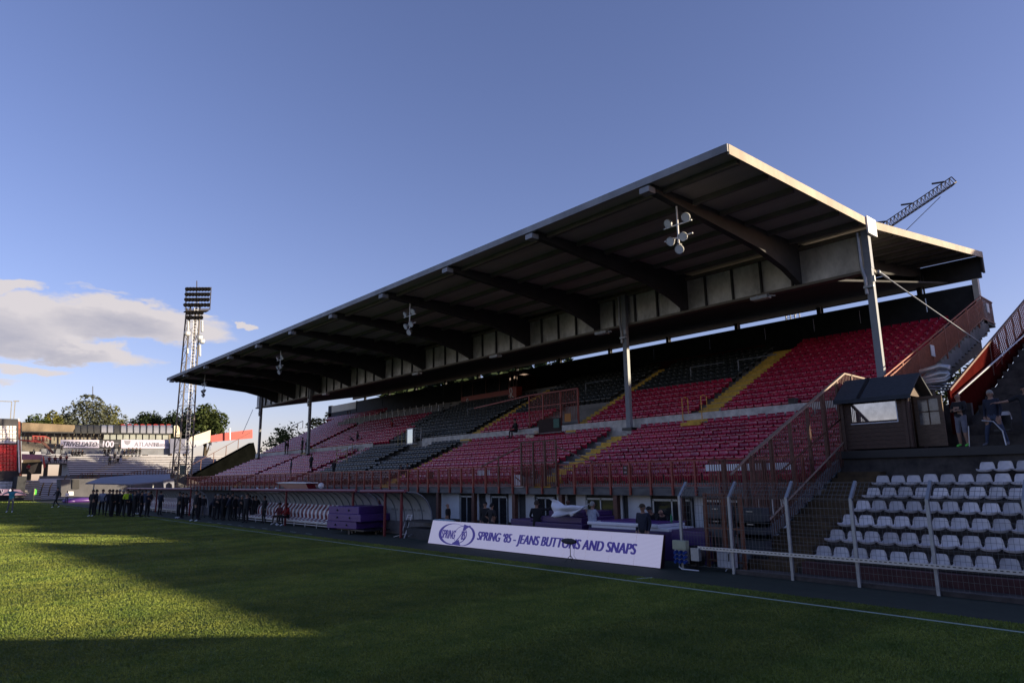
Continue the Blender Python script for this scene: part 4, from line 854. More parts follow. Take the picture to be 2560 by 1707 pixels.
# ---------------------------------------------------------------- people
SKIN = mat('skin', (.30, .17, .115), .6, .1, 8); SKIN_D = mat('skin_deep', (.10, .05, .035), .6, .1, 8)
CL = {}
def cloth(name, c):
    if name not in CL: CL[name] = mat('cloth_'+name, c, .85, .2, 9, .1)
    return CL[name]
C_ = dict(black=(.010, .010, .013), navy=(.014, .018, .035), grey=(.12, .12, .14), white=(.62, .62, .66), teal=(.03, .22, .30), yellow=(.42, .62, .02), red=(.30, .015, .015), orange=(.60, .10, .04),
          olive=(.07, .065, .03), jeans=(.035, .045, .085), greyshort=(.15, .15, .18), pale=(.30, .33, .42), bluegrey=(.04, .055, .10), maroon=(.10, .012, .018), lime=(.12, .62, .08), brown=(.05, .035, .02), shoewhite=(.75, .78, .82))
def colr(n): return cloth(n, C_[n])
def pose(kind):
    J = dict(pel=(0, 0, .95), sp=(0, 0, 1.12), ch=(0, .0, 1.33), nb=(0, -.005, 1.47), nk=(0, .01, 1.535), hd=(0, .025, 1.645), ht=(0, .015, 1.725),
             sL=(-.185, 0, 1.425), eL=(-.235, -.02, 1.15), wL=(-.225, .07, .92), hL=(-.215, .10, .845), sR=(.185, 0, 1.425), eR=(.235, -.02, 1.15), wR=(.225, .07, .92), hR=(.215, .10, .845),
             pL=(-.095, 0, .90), kL=(-.11, .03, .50), aL=(-.125, -.02, .085), tL=(-.15, .15, .035), pR=(.095, 0, .90), kR=(.11, .03, .50), aR=(.125, -.02, .085), tR=(.15, .15, .035))
    u = J.update
    if kind == 'crossed': u(dict(eL=(-.25, .07, 1.17), wL=(-.02, .22, 1.21), hL=(.06, .20, 1.22), eR=(.25, .07, 1.17), wR=(.02, .25, 1.16), hR=(-.06, .22, 1.17)))
    if kind == 'behind': u(dict(eL=(-.25, -.12, 1.17), wL=(-.10, -.2, .95), hL=(-.02, -.2, .93), eR=(.25, -.12, 1.17), wR=(.10, -.2, .97), hR=(.04, -.2, .94)))
    if kind == 'front': u(dict(eL=(-.25, .0, 1.15), wL=(-.09, .19, .99), hL=(-.02, .2, .95), eR=(.25, .0, 1.15), wR=(.09, .19, .99), hR=(.02, .22, .95)))
    if kind == 'wide': u(dict(kL=(-.22, .03, .50), aL=(-.31, -.02, .085), tL=(-.36, .14, .035), kR=(.22, .03, .50), aR=(.31, -.02, .085), tR=(.36, .14, .035)))
    if kind == 'walk': u(dict(kL=(-.10, .22, .55), aL=(-.10, .30, .10), tL=(-.11, .46, .06), kR=(.10, -.02, .50), aR=(.11, -.32, .16), tR=(.12, -.18, .035), eL=(-.24, -.18, 1.18), wL=(-.2, -.14, .95), hL=(-.19, -.1, .88), eR=(.24, .10, 1.17), wR=(.2, .28, 1.02), hR=(.18, .34, .98)))
    if kind == 'armsout': u(dict(eL=(-.46, .05, 1.36), wL=(-.70, .14, 1.33), hL=(-.79, .16, 1.32), eR=(.44, .04, 1.33), wR=(.50, .22, 1.22), hR=(.50, .30, 1.22), kL=(-.15, .1, .52), aL=(-.16, .08, .085), tL=(-.17, .25, .035), kR=(.13, -.05, .5), aR=(.2, -.15, .09), tR=(.22, .02, .035)))
    if kind == 'reachR': u(dict(eR=(.42, .12, 1.42), wR=(.62, .28, 1.50), hR=(.69, .33, 1.53), eL=(-.26, .02, 1.17), wL=(-.2, .24, 1.12), hL=(-.17, .31, 1.13)))
    if kind == 'reachL2': u(dict(eL=(-.40, .12, 1.28), wL=(-.60, .26, 1.40), hL=(-.68, .30, 1.44), eR=(.06, .22, 1.25), wR=(-.18, .38, 1.33), hR=(-.26, .42, 1.36)))
    if kind == 'pointL': u(dict(eR=(.44, .06, 1.30), wR=(.70, .10, 1.27), hR=(.79, .11, 1.27)))
    if kind == 'sit': u(dict(pel=(0, 0, .52), sp=(0, .02, .68), ch=(0, .06, .90), nb=(0, .08, 1.04), nk=(0, .10, 1.10), hd=(0, .13, 1.21), ht=(0, .12, 1.29), sL=(-.18, .08, .99), sR=(.18, .08, .99), eL=(-.23, .18, .76), eR=(.23, .18, .76), wL=(-.14, .38, .66), wR=(.14, .38, .66), hL=(-.10, .44, .63), hR=(.10, .44, .63),
                        pL=(-.09, .02, .50), pR=(.09, .02, .50), kL=(-.16, .42, .52), kR=(.16, .42, .52), aL=(-.16, .40, .09), aR=(.16, .46, .09), tL=(-.18, .56, .035), tR=(.18, .62, .035)))
    if kind == 'lean': u(dict(sp=(0, .08, 1.10), ch=(0, .24, 1.25), nb=(0, .35, 1.33), nk=(0, .39, 1.38), hd=(0, .46, 1.46), ht=(0, .50, 1.53), sL=(-.18, .30, 1.30), sR=(.18, .30, 1.30), eL=(-.26, .40, 1.08), eR=(.26, .40, 1.08), wL=(-.12, .56, 1.08), wR=(.12, .56, 1.08), hL=(-.05, .62, 1.08), hR=(.06, .62, 1.08)))
    if kind == 'hips': u(dict(eL=(-.36, -.08, 1.20), wL=(-.20, .03, 1.04), hL=(-.14, .06, 1.0), eR=(.36, -.08, 1.20), wR=(.20, .03, 1.04), hR=(.14, .06, 1.0)))
    return J
RAD = dict(pel=.135, sp=.13, ch=.155, nb=.075, nk=.05, hd=.098, ht=.058, s=.068, e=.046, w=.030, h=.036, p=.088, k=.060, a=.042, t=.036)
ED = [('pel', 'sp', 'top'), ('sp', 'ch', 'top'), ('ch', 'nb', 'top'), ('nb', 'nk', 'skin'), ('nk', 'hd', 'skin'), ('hd', 'ht', 'skin')]
for s_ in 'LR': ED += [('ch', 's'+s_, 'top'), ('s'+s_, 'e'+s_, 'top'), ('e'+s_, 'w'+s_, 'arm'), ('w'+s_, 'h'+s_, 'skin'), ('pel', 'p'+s_, 'low'), ('p'+s_, 'k'+s_, 'low'), ('k'+s_, 'a'+s_, 'leg'), ('a'+s_, 't'+s_, 'shoe')]
def person(loc, h, yaw, kind, top, low, shoe, label, hair='black', group=None, sleeves=True, shorts=False, skin=None, fine=False, bulk=1.0, cap=None, bib=None, badge=False):
    J = pose(kind); rj = R_.random()*.02; names = list(J); idx = {n: i for i, n in enumerate(names)}; skin = skin or SKIN
    k = h/1.78; me0 = bpy.data.meshes.new('p'); V = [Vector(J[n])*k for n in names]; E = [(idx[a], idx[b]) for a, b, _ in ED]
    rad = [RAD.get(n, RAD.get(n[0]))*k*(bulk if n in ('pel', 'sp', 'ch') or n[0] in 'spek' else 1) for n in names]; segs = [(V[idx[a]], V[idx[b]], t) for a, b, t in ED]
    if fine:
        for s_ in 'LR':
            w_, h_ = V[idx['w'+s_]], V[idx['h'+s_]]; d_ = (h_-w_).normalized(); sd_ = d_.cross(Vector((0, 0, 1)) if abs(d_.z) < .8 else Vector((0, 1, 0))).normalized(); cu = d_.cross(sd_)
            for f, (off, ln, sp) in enumerate(((-.9, .085, -.3), (-.32, .098, -.1), (.30, .092, .1), (.85, .075, .28))):
                a = len(V); V.append(h_+sd_*off*.024*k+d_*.02*k); V.append(V[-1]+(d_+sd_*sp*.3+cu*.15).normalized()*ln*.5*k); V.append(V[-1]+(d_+cu*.7).normalized()*ln*.45*k); E += [(idx['h'+s_], a), (a, a+1), (a+1, a+2)]; rad += [.011*k, .0095*k, .008*k]; segs += [(V[a], V[a+2], 'skin')]
            a = len(V); V.append(h_-sd_*.035*k); V.append(V[-1]+(d_*.7-sd_*.7).normalized()*.05*k); E += [(idx['h'+s_], a), (a, a+1)]; rad += [.013*k, .009*k]; segs += [(V[a], V[a+1], 'skin')]
    me0.from_pydata([tuple(v) for v in V], E, []); o = bpy.data.objects.new('person', me0); S.collection.objects.link(o)
    mo = o.modifiers.new('s', 'SKIN'); sk = me0.skin_vertices[0].data if me0.skin_vertices else None
    if sk is None:
        bm = bmesh.new(); bm.from_mesh(me0); bm.verts.layers.skin.verify(); bm.to_mesh(me0); bm.free(); sk = me0.skin_vertices[0].data
    for i, r in enumerate(rad):
        n = names[i] if i < len(names) else 'f'
        sk[i].radius = (r*1.12, r*.82) if n in ('pel', 'sp', 'ch') else (r, r); sk[i].use_root = (n == 'pel')
    mo.use_smooth_shade = True; ss = o.modifiers.new('d', 'SUBSURF'); ss.levels = 2 if fine else 1; ss.render_levels = ss.levels
    bpy.context.view_layer.update(); me = bpy.data.meshes.new_from_object(o.evaluated_get(bpy.context.evaluated_depsgraph_get())); bpy.data.objects.remove(o); me.name = 'person'; me.materials.clear()
    mats_ = [skin, colr(top), colr(low), colr(shoe)] + ([colr(bib)] if bib else [])
    for m in mats_: me.materials.append(m)
    for p in me.polygons:
        c = p.center; best = None; bt = None; bf = 0
        for a, b, t in segs:
            d = b-a; f = max(0, min(1, (c-a).dot(d)/max(d.dot(d), 1e-9))); r = (c-(a+d*f)).length
            if best is None or r < best: best = r; bt = t; bf = f
        z = c.z/k
        if bt == 'top' : mi = 1 if (kind in ('sit', 'lean') or z > .93) else 2
        elif bt == 'arm': mi = 1 if sleeves else 0
        elif bt == 'low': mi = 2
        elif bt == 'leg': mi = (0 if shorts and bf > .05 else 2)
        elif bt == 'shoe': mi = 3
        else: mi = 0
        if bib and mi == 1 and bt == 'top' and z > 1.0: mi = 4
        p.material_index = mi; p.use_smooth = True
    e = bpy.data.objects.new('person', me); S.collection.objects.link(e); e.location = loc; e.rotation_euler.z = yaw; tag(e, label, 'person', group)
    hd = Vector(J['hd'])*k; tp = Vector(J['ht'])*k
    def child(m, name, mm):
        c = m.build(name, mm, None, True); c.parent = e; return c
    if hair:
        m = MB(); c = hd+(tp-hd)*.35+Vector((0, -.022*k, 0)); rr = .104*k; rows = []
        for i in range(6):
            a = (math.pi*.54)*i/5; rows.append([(c.x+rr*math.sin(a)*math.cos(t)*.95, c.y+rr*math.sin(a)*math.sin(t)*(1.08 if math.sin(t) < 0 else .92), c.z+rr*math.cos(a)*1.02-(.05*k*(math.sin(a)**2)*(1 if math.sin(t) < -.2 else 0))) for t in [2*math.pi*q/12 for q in range(13)]])
        m.grid(rows); child(m, 'hair', {'black': cloth('hairblack', (.012, .010, .009)), 'brown': cloth('hairbrown', (.04, .025, .015)), 'grey': cloth('hairgrey', (.25, .24, .22)), 'blond': cloth('hairblond', (.22, .15, .07))}[hair])
    if cap:
        m = MB(); c = hd+(tp-hd)*.4; rr = .106*k; m.grid([[(c.x+rr*math.sin(a)*math.cos(t), c.y+rr*math.sin(a)*math.sin(t), c.z+rr*.95*math.cos(a)) for t in [2*math.pi*q/12 for q in range(13)]] for a in [math.pi*.5*i/5 for i in range(6)]]); m.box(c.x-.06*k, c.x+.06*k, c.y+.09*k, c.y+.17*k, c.z-.01, c.z+.005); child(m, 'cap', colr(cap))
    if fine:
        m = MB(); m.blob((hd.x, hd.y+.092*k, hd.z-.012*k), (.013*k, .02*k, .022*k), 6, 5); [m.blob((hd.x+s*.088*k, hd.y-.005*k, hd.z-.01*k), (.014*k, .022*k, .032*k), 6, 5) for s in (-1, 1)]; child(m, 'nose_and_ears', skin)
        m = MB(); [m.blob((hd.x+s*.034*k, hd.y+.080*k, hd.z+.012*k), (.012*k, .010*k, .008*k), 6, 4) for s in (-1, 1)]; m.box(hd.x-.026*k, hd.x+.026*k, hd.y+.076*k, hd.y+.086*k, hd.z-.055*k, hd.z-.048*k); child(m, 'eyes_and_mouth', cloth('dark_features', (.02, .012, .012)))
    if badge:
        m = MB(); m.box(.10*k, .19*k, .15*k, .155*k, 1.05*k, 1.16*k); child(m, 'badge', white)
    return e
def foot(px, py, z=0): return P(px, py, 'z', z)
def at_foot(px, py, hx, hy, z, yaw, *a, maxh=2.0, **kw):
    f = foot(px, py, z); hp = P(hx, hy, 'y', f.y); h = min(maxh, max(1.3, hp.z-z)); return person(f, h, yaw, *a, **kw)
GR = 'people standing along the touchline'
LINE = [
 (227, 1291, 244, 1212, .6, 'hips', 'black', 'black', 'shoewhite', 'tall person in black with white shoes, leftmost of the touchline group', {}),
 (252, 1288, 262, 1220, 1.2, 'stand', 'pale', 'black', 'black', 'person in pale striped shirt between two black figures', dict(hair='brown')),
 (276, 1292, 274, 1214, 2.6, 'front', 'black', 'black', 'black', 'person in long black coat, feet on the line, second dark figure from left', dict(bulk=1.15)),
 (294, 1290, 293, 1222, .2, 'stand', 'navy', 'black', 'black', 'person in navy with white collar left of the yellow vest', dict(hair='grey')),
 (314, 1292, 311, 1221, 1.8, 'front', 'black', 'black', 'black', 'person wearing a bright yellow vest in the touchline group', dict(bib='yellow')),
 (328, 1291, 326, 1224, 2.2, 'crossed', 'teal', 'black', 'black', 'person in teal shirt with folded arms right of the yellow vest', dict(skin='d')),
 (342, 1286, 339, 1221, .4, 'stand', 'black', 'black', 'shoewhite', 'person in black with pale shoes just right of the teal shirt', {}),
 (360, 1281, 355, 1224, 1.4, 'behind', 'bluegrey', 'jeans', 'black', 'person in blue grey jacket near the tunnel canopy', {}),
 (374, 1276, 371, 1227, .3, 'stand', 'black', 'black', 'black', 'person in black under the corner of the grey canopy', {}),
 (398, 1288, 399, 1226, 3.6, 'front', 'navy', 'black', 'black', 'lone dark person standing before the far dugout', dict(bulk=1.05)),
 (445, 1295, 444, 1228, .2, 'hips', 'black', 'black', 'shoewhite', 'person in black holding something, white shoes, by far dugout', {}),
 (462, 1291, 461, 1232, 1.2, 'behind', 'black', 'black', 'black', 'person in black behind the one with white shoes', {}),
 (486, 1303, 488, 1223, .1, 'wide', 'black', 'black', 'shoewhite', 'tall person in black with legs apart and bright white shoes', dict(bulk=1.15)),
 (506, 1294, 505, 1236, 1.6, 'stand', 'black', 'grey', 'black', 'person in black turned sideways beside the tall wide standing one', {}),
 (524, 1293, 522, 1238, 2.4, 'lean', 'navy', 'black', 'black', 'person bending forward in the middle of the touchline crowd', {}),
 (548, 1298, 547, 1233, .7, 'front', 'black', 'navy', 'black', 'person in black left of the white pier, crowd middle', {}),
 (566, 1297, 566, 1232, 1.5, 'stand', 'black', 'black', 'black', 'person in long black coat, left of a close pair', dict(bulk=1.2)),
 (577, 1298, 578, 1229, 2.9, 'behind', 'black', 'black', 'black', 'person in long black coat, right of a close pair', dict(bulk=1.2)),
 (592, 1296, 592, 1238, .2, 'stand', 'navy', 'grey', 'black', 'person in navy with a white shirt collar, right of the black coats', {}),
 (614, 1307, 611, 1231, .4, 'behind', 'black', 'black', 'black', 'big person in black coat in front of the orange bib', dict(bulk=1.25)),
 (629, 1303, 630, 1239, 3.0, 'front', 'black', 'black', 'black', 'smaller person in black touching the big black coat', dict(bulk=1.1)),
 (646, 1297, 647, 1241, 1.3, 'stand', 'orange', 'grey', 'black', 'person in orange training top by the dugout corner', dict(skin='d')),
 (659, 1307, 661, 1238, .2, 'stand', 'black', 'black', 'black', 'slim person in black between orange top and light blue top', {}),
 (688, 1301, 690, 1235, -1.2, 'front', 'teal', 'black', 'shoewhite', 'person in teal top with white shoes facing the dugout', dict(skin='d')),
 (673, 1296, 674, 1243, 2.2, 'stand', 'white', 'red', 'shoewhite', 'person in white shirt and red shorts under the clear shelter', dict(shorts=True)),
]
XTRA = [(236, 'second black coat from the left of the touchline crowd'), (268, 'black figure half hidden behind the long coated one'), (286, 'dark figure behind the navy person with white collar'), (303, 'black figure just left of the yellow vest'), (321, 'black figure between yellow vest and teal shirt'), (333, 'dark figure behind the teal shirt'), (350, 'black figure left of the blue grey jacket'),
 (366, 'dark figure at the canopy corner pole'), (453, 'black figure shoulder to shoulder before far dugout'), (495, 'dark figure behind the wide standing one'), (534, 'black figure right of the bending one'), (541, 'dark figure left of the white pier'), (556, 'black figure left of the close coat pair'), (571, 'black figure between the two long coats'), (585, 'dark figure right of the two long coats'), (602, 'dark figure left of the biggest black coat'), (621, 'black figure behind the biggest black coat'), (637, 'black figure beside the orange top')]
for i_, (fx, lb) in enumerate(XTRA): LINE.append((fx, 1289+ (fx-236)*.030+(fx > 480)*2, fx+2, 1221+(fx-236)*.042, R_.uniform(0, 3), ['front', 'behind', 'stand', 'crossed'][i_ % 4], ['black', 'navy', 'black'][i_ % 3], 'black', 'black', 'person, '+lb, dict(bulk=R_.uniform(1.05, 1.25), hair=['black', 'brown', 'black', 'grey'][i_ % 4])))
for fx, fy, hx, hy, yaw, kd, tp_, lo_, sh_, lb, kw in LINE:
    kw = dict(kw)
    if kw.get('skin') == 'd': kw['skin'] = SKIN_D
    at_foot(fx, fy, hx, hy, 0, yaw+math.pi/2, kd, tp_, lo_, sh_, lb, group=GR, maxh=2.15, **{'bulk': 1.12, **kw})
at_foot(24, 1281, 24, 1212, 0, math.pi*.9, 'armsout', 'teal', 'grey', 'shoewhite', 'person in teal stretching both arms out at far left', group=GR, maxh=2.4)
at_foot(140, 1269, 141, 1217, 0, math.pi*.6, 'walk', 'black', 'black', 'shoewhite', 'person in black striding with white shoes before the corner', group=GR, maxh=2.3)
at_foot(165.6, 1258, 165.6, 1227, 0, math.pi, 'front', 'white', 'black', 'black', 'small person in white shirt near the corner sign', group=GR, maxh=1.9)
person((17.35, P(722, 1270, 'x', 17.4).y, 0), 1.8, math.pi/2+.1, 'sit', 'red', 'black', 'shoewhite', 'person in red jacket sitting at the dugout end', hair='black', bulk=1.15)
person((17.45, P(700, 1270, 'x', 17.4).y, 0), 1.75, math.pi/2+.4, 'sit', 'maroon', 'brown', 'shoewhite', 'person in maroon sitting beside the red jacket')
GS = 'people on the grandstand steps'
for fx, fy, hx, hy, X, kd, tp_, lo_, lb in ((713, 1136, 713, 1098, 29.4, 'behind', 'black', 'olive', 'person in black top and olive trousers, left one on the walkway'), (719, 1136, 720, 1100, 29.6, 'stand', 'black', 'black', 'dark person right beside the olive trousers on the walkway'),
   (755, 1134, 756, 1093, 29.3, 'stand', 'black', 'black', 'tall dark person near the left roof column'), (766, 1133, 766, 1099, 29.5, 'front', 'black', 'black', 'dark person nearest to the left roof column'),
   (777, 1181, 777, 1134, 26.0, 'front', 'black', 'black', 'dark person standing among the lower pink seats'), (727, 1184, 728, 1160, 24.3, 'stand', 'bluegrey', 'black', 'person in blue grey low among the seats behind the railing'),
   (834, 1190, 833, 1160, 24.0, 'stand', 'black', 'black', 'dark person at the railing beside the black seats'), (893, 1118, 892, 1078, 31.2, 'stand', 'black', 'bluegrey', 'person in black by the entrance above the white papers'),
   (883, 1120, 884, 1085, 30.9, 'lean', 'bluegrey', 'jeans', 'person in blue jeans bending by the entrance'), (979, 1086, 979, 1048, 33.5, 'stand', 'red', 'black', 'person in red jacket among the upper black seats'),
   (1018, 1205, 1018, 1172, 23.8, 'stand', 'black', 'black', 'person in black behind the railing under the black block'), (1008, 1203, 1008, 1176, 24.0, 'lean', 'navy', 'black', 'bending person in navy behind the railing under the black block')):
    f = P(fx, fy, 'x', X); hp = P(hx, hy, 'x', X); person(f, min(1.95, max(1.2, hp.z-f.z)), math.pi/2+R_.uniform(-.5, .5), kd, tp_, lo_, 'black', lb, group=GS)
f = P(1290, 1086, 'x', 29.6); person((29.65, f.y, 5.1), 1.75, math.pi/2-.3, 'sit', 'black', 'black', 'black', 'person sitting alone in black at the middle walkway', group=GS)
for i, px in enumerate((868, 874)): p = P(px, 1045, 'x', 43.4); person((43.4, p.y, ZU[12]+.02), 1.75, math.pi/2, 'front', 'black', 'black', 'black', ['person silhouetted before the cream wall end, left', 'person silhouetted before the cream wall end, right'][i], group=GS)
GB = 'workers behind the advertising board'
def behind(px, py, X, yaw, kd, tp_, lo_, lb, h=1.72, z=None, dz=None, **kw):
    hp = P(px, py, 'x', X); J = pose(kd)['ht'][2]+.05; k = (hp.z)/J if z is None else h/1.78
    person((X, hp.y, 0), k*1.78, yaw, kd, tp_, lo_, 'black', lb, group=GB, fine=True, **kw)
Y0 = math.pi/2
behind(1120, 1256, 18.4, Y0-1.0, 'stand', 'black', 'black', 'bald person in black shirt at the left end behind the board', hair=None, sleeves=False)
behind(1213, 1253, 18.8, Y0+.5, 'stand', 'black', 'black', 'dark haired person facing the one in black seen from behind')
behind(1229, 1257, 18.3, -Y0, 'hips', 'black', 'black', 'person in black seen from behind, hands forward', sleeves=False, bulk=1.1)
behind(1341, 1250, 18.3, Y0-2.4, 'reachR', 'black', 'black', 'person in black raising an arm to hold the white sheet', hair='brown')
behind(1420, 1246, 20.35, Y0, 'reachL2', 'black', 'black', 'person behind the sheet, head above the cloth', hair=None, skin=SKIN_D)
behind(1480, 1252, 18.4, -Y0-.1, 'reachL2', 'pale', 'jeans', 'grey haired person in pale shirt holding right end of sheet', hair='grey', sleeves=False, bulk=1.1)
behind(1606, 1258, 17.6, Y0+.1, 'stand', 'navy', 'black', 'person in navy jacket with pale cap and white badge', hair='grey', bulk=1.25, cap='brown', badge=True)
behind(1640, 1264, 19.9, Y0+.1, 'lean', 'black', 'black', 'person with black cap leaning over the white slabs', hair=None, cap='black')
behind(1668, 1270, 19.9, Y0+.1, 'lean', 'black', 'black', 'bald person leaning on the slabs next to a bottle', hair=None, badge=True)
bt = P(1678, 1290, 'x', 19.0); m_ = MB(); m_.tube([(19.0, bt.y, 1.11), (19.0, bt.y, 1.30), (19.0, bt.y, 1.33), (19.0, bt.y, 1.37)], [.035, .035, .015, .015], 10); tag(m_.build('bottle', mat('green_bottle', (.03, .22, .10), .2, .1, 3)), 'green bottle standing on the purple mat by the bald person', 'bottle')
T1 = P(2410, 1106, 'x', 25.05); person((25.05, T1.y, 3.36), 1.72, Y0-.35, 'crossed', 'black', 'greyshort', 'lime', 'bald man in black top, grey shorts and lime shoes with folded arms', hair=None, shorts=True, fine=True, bulk=1.22, group='men on the terrace platform')
T2 = P(2492, 1100, 'x', 25.15); person((25.15, T2.y, 3.36), 1.74, Y0-.2, 'wide', 'navy', 'bluegrey', 'grey', 'person in dark jacket and jeans, legs apart, on platform', hair='grey', fine=True, bulk=1.15, group='men on the terrace platform')
T3 = P(2582, 1100, 'x', 25.1); person((25.1, T3.y, 3.36), 1.80, Y0+.2, 'pointL', 'black', 'navy', 'black', 'person cut by the right edge stretching out a bare arm', hair='black', fine=True, sleeves=False, bulk=1.1, group='men on the terrace platform')
# ---------------------------------------------------------------- far end of the ground
def F(px, py, Y): return D(px, py, 'y', Y)
fe = empty('end_terrace', (30, 150, 0), 'white stepped terrace across the far end of the ground', 'terrace')
n = 11; m_ = MB(); zb, zt = 4.1, 8.15; xl = 17.4; pts = []
for k in range(n):
    f0 = k/n; y = 149+f0*9; z = zb+(zt-zb)*(k+1)/n; xr_ = 42.6+13.5*(k+1)/n; x0_ = 22.0 if k < 6 else xl
    m_.box(x0_, xr_, y, 158.2, z-(zt-zb)/n+.001*k, z)
    for q in range(4): pass
m_.build('white_steps', conc_w, fe)
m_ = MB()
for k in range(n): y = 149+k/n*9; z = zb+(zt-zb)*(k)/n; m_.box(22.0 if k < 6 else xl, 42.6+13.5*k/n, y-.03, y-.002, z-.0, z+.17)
m_.build('painted_step_shadow', conc_d, fe)  # solid dark strips paint the shadow line at each step
m_ = MB(); m_.box(17.4, 42.6, 148.9, 149, 2.4, 4.1); m_.box(22.6, 42.6, 148.85, 148.9, 0, 4.05); m_.build('front_wall', mat('far_front_wall', (.09, .09, .095), .9, .3, 1), fe)
m_ = MB(); st = mat('ochre_step', (.16, .12, .05), .9, .3, 2)
for k in range(n): y = 149+k/n*9; z = zb+(zt-zb)*(k+.5)/n; x = 24.6+k*.72; m_.box(x, x+1.7, y-.35, y-.03, z-.2, z)
for k in range(9): f = (k+1)/10; x = 42.6+13.5*f; m_.box(x-.3, x+1.2, 149+f*9-.6, 149+f*9-.1, zb+(zt-zb)*f, zb+(zt-zb)*f+.1)
m_.build('ochre_steps', st, fe)
m_ = MB()
for k in range(12): z = .3*k; m_.box(17.3, 22.0, 142.5+.5*k, 149, z, z+.3)
m_.build('low_white_steps', conc_w, fe)
m_ = MB()
for k in range(10): z = .33*k; m_.m = 0; m_.box(14.8, 17.3, 142.5+.5*k, 149, z, z+.18); m_.m = 1; m_.box(14.8, 17.3, 142.6+.5*k, 149, z+.18, z+.33)
m_.build('low_ochre_steps', [st, conc_w], fe)
m_ = MB(); m_.box(13.6, 14.8, 142.0, 149, 0, 4.0); m_.build('low_dark_wall', dark_wall, fe)
m_ = MB(); m_.box(5, 14.9, 149.5, 150, 0, 5); m_.build('side_wall', mat('far_side_wall', (.05, .045, .045), .9, .3, 1), fe)
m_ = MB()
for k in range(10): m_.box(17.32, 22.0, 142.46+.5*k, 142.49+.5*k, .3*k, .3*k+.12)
m_.build('painted_low_step_shadow', conc_d, fe)  # dark strips paint in shadow lines between the low steps
# raking dark wall between end terrace and main stand
m_ = MB(); pA, pB, pC, pD = F(437, 1096, 146), F(583, 1016, 146), F(596, 1075, 146), F(470, 1108, 146); m_.prism([pA, pB, pC, pD], (0, 3, 0)); tag(m_.build('raking_wall', mat('dark_side_wall', (.004, .0045, .004), 1.0, .4, .6, spec=0)), 'dark sloping side wall between far terrace and pink seats', 'wall')  # near-black base colour, tuned to stay dark in the sun
rt = empty('terrace_railing', (45, 147, 6), 'thin dark railing climbing the sloping wall by the far terrace', 'railing'); m_ = MB(); m_.bar(F(432, 1072, 147), F(575, 993, 147), .10)
for f in (0, .2, .4, .6, .8): a = F(432, 1072, 147).lerp(F(575, 993, 147), f); m_.bar(a, a-Vector((0, 0, 2.0)), .12)
m_.build('rail', brown, rt)
# gallery
ga = empty('gallery', (30, 160, 8), 'long concrete gallery with arched translucent roof above the far terrace', 'building')
Yg = 160; m_ = MB(); a, b = F(50, 992, Yg), F(392, 996, Yg)
def quadF(pts, Y, th, m, name, parent, **kw): mm = MB(); mm.prism([F(x, y, Y) for x, y in pts], (0, th, 0)); return mm.build(name, m, parent, **kw)
quadF([(50, 970), (172, 976), (172, 994), (50, 990)], 158.5, 1.5, mat('brown_concrete_band', (.19, .145, .095), .9, .35, .6, .2, streak=(1, 1, .3)), 'concrete_band', ga)  # brown concrete tone with random streaks
quadF([(50, 992), (392, 998), (392, 1042), (50, 1036)], 161, .5, mat('gallery_back', (.20, .18, .15), .9, .3, .5), 'back_wall', ga)
quadF([(50, 990), (392, 995), (392, 998), (50, 993)], 158.3, .4, dark_wall, 'eave', ga)
for x in range(56, 392, 17):
    quadF([(x, 992), (x+1.6, 992), (x+1.6, 1012), (x, 1012)], 158.8, .3, dark_wall, 'gallery_post', ga)
for i in range(15):
    x = 172+i*15
    if x > 385: break
    mm = MB(); rows = []
    for t in range(7):
        an = math.pi/2*t/6; yy = 994.6-18.5*math.sin(an); rows.append([F(x+1.2+(.8*t*.2), yy, 158.3+2.2*(1-math.cos(an))), F(x+14, yy, 158.3+2.2*(1-math.cos(an)))])
    mm.grid(rows); mm.build('arched_panel', dark_wall if i < 4 or i == 6 else mat('milky_panel', (.22, .23, .27), .35, .12, 1), ga, True)
    mm = MB(); mm.tube([F(x, 995-18.9*math.sin(math.pi/2*t/6), 158.2+2.2*(1-math.cos(math.pi/2*t/6))) for t in range(7)], .09, 5); mm.build('arch_rib', dark_wall, ga)
    if i > 5 and i not in (6,): mm = MB(); mm.tube([F(x+k_*2, 976-1.5*math.sin(math.pi*k_/5), 160.3) for k_ in range(6)], .08, 5); mm.build('red_hoop', red_b, ga)
quadF([(400, 978), (406, 975), (412, 981), (414, 1003), (400, 1003)], 158.5, .4, cream_m, 'gable_end', ga)
for x in list(range(238, 388, 15)): quadF([(x+1, 998), (x+13, 998), (x+13, 1009), (x+1, 1009)], 158.6, .1, mat('grey_window', (.22, .24, .22), .5, .2, 1), 'gallery_window', ga)
quadF([(95, 1030), (392, 1030), (392, 1044), (95, 1042)], 158.25, .4, mat('grey_wall_far', (.17, .18, .20), .9, .2, .6), 'grey_wall', ga)
def banner(x0, x1, y0, y1, m, label, texts):
    e = quadF([(x0, y0), (x1, y0+.5), (x1, y1+.5), (x0, y1)], 158.05, .06, m, 'banner', None); tag(e, label, 'banner', 'banners hung along the far gallery')
    for body, px, py, size, sh, tm, bo, sx in texts:
        p = F(px, py, 158.0); text(body, size, 'lettering', tm, e, frame(p, (1, 0, 0), (0, 0, 1)), shear=sh, bold=bo, depth=.01, sx=sx)
bk = mat('banner_ink', (.03, .03, .05), .8, .1, 1); gi = mat('banner_grey_ink', (.22, .22, .27), .8, .1, 1); wb = mat('banner_white', (.50, .48, .60), .8, .06, 1)
banner(139, 228, 1009.5, 1028, wb, 'long white banner with bold italic black name at the left', [('TRIVELLATO', 142, 1024, 1.3, .25, bk, .018, .80), ('Industriali', 191, 1024, 1.25, .1, gi, .008, .78)])
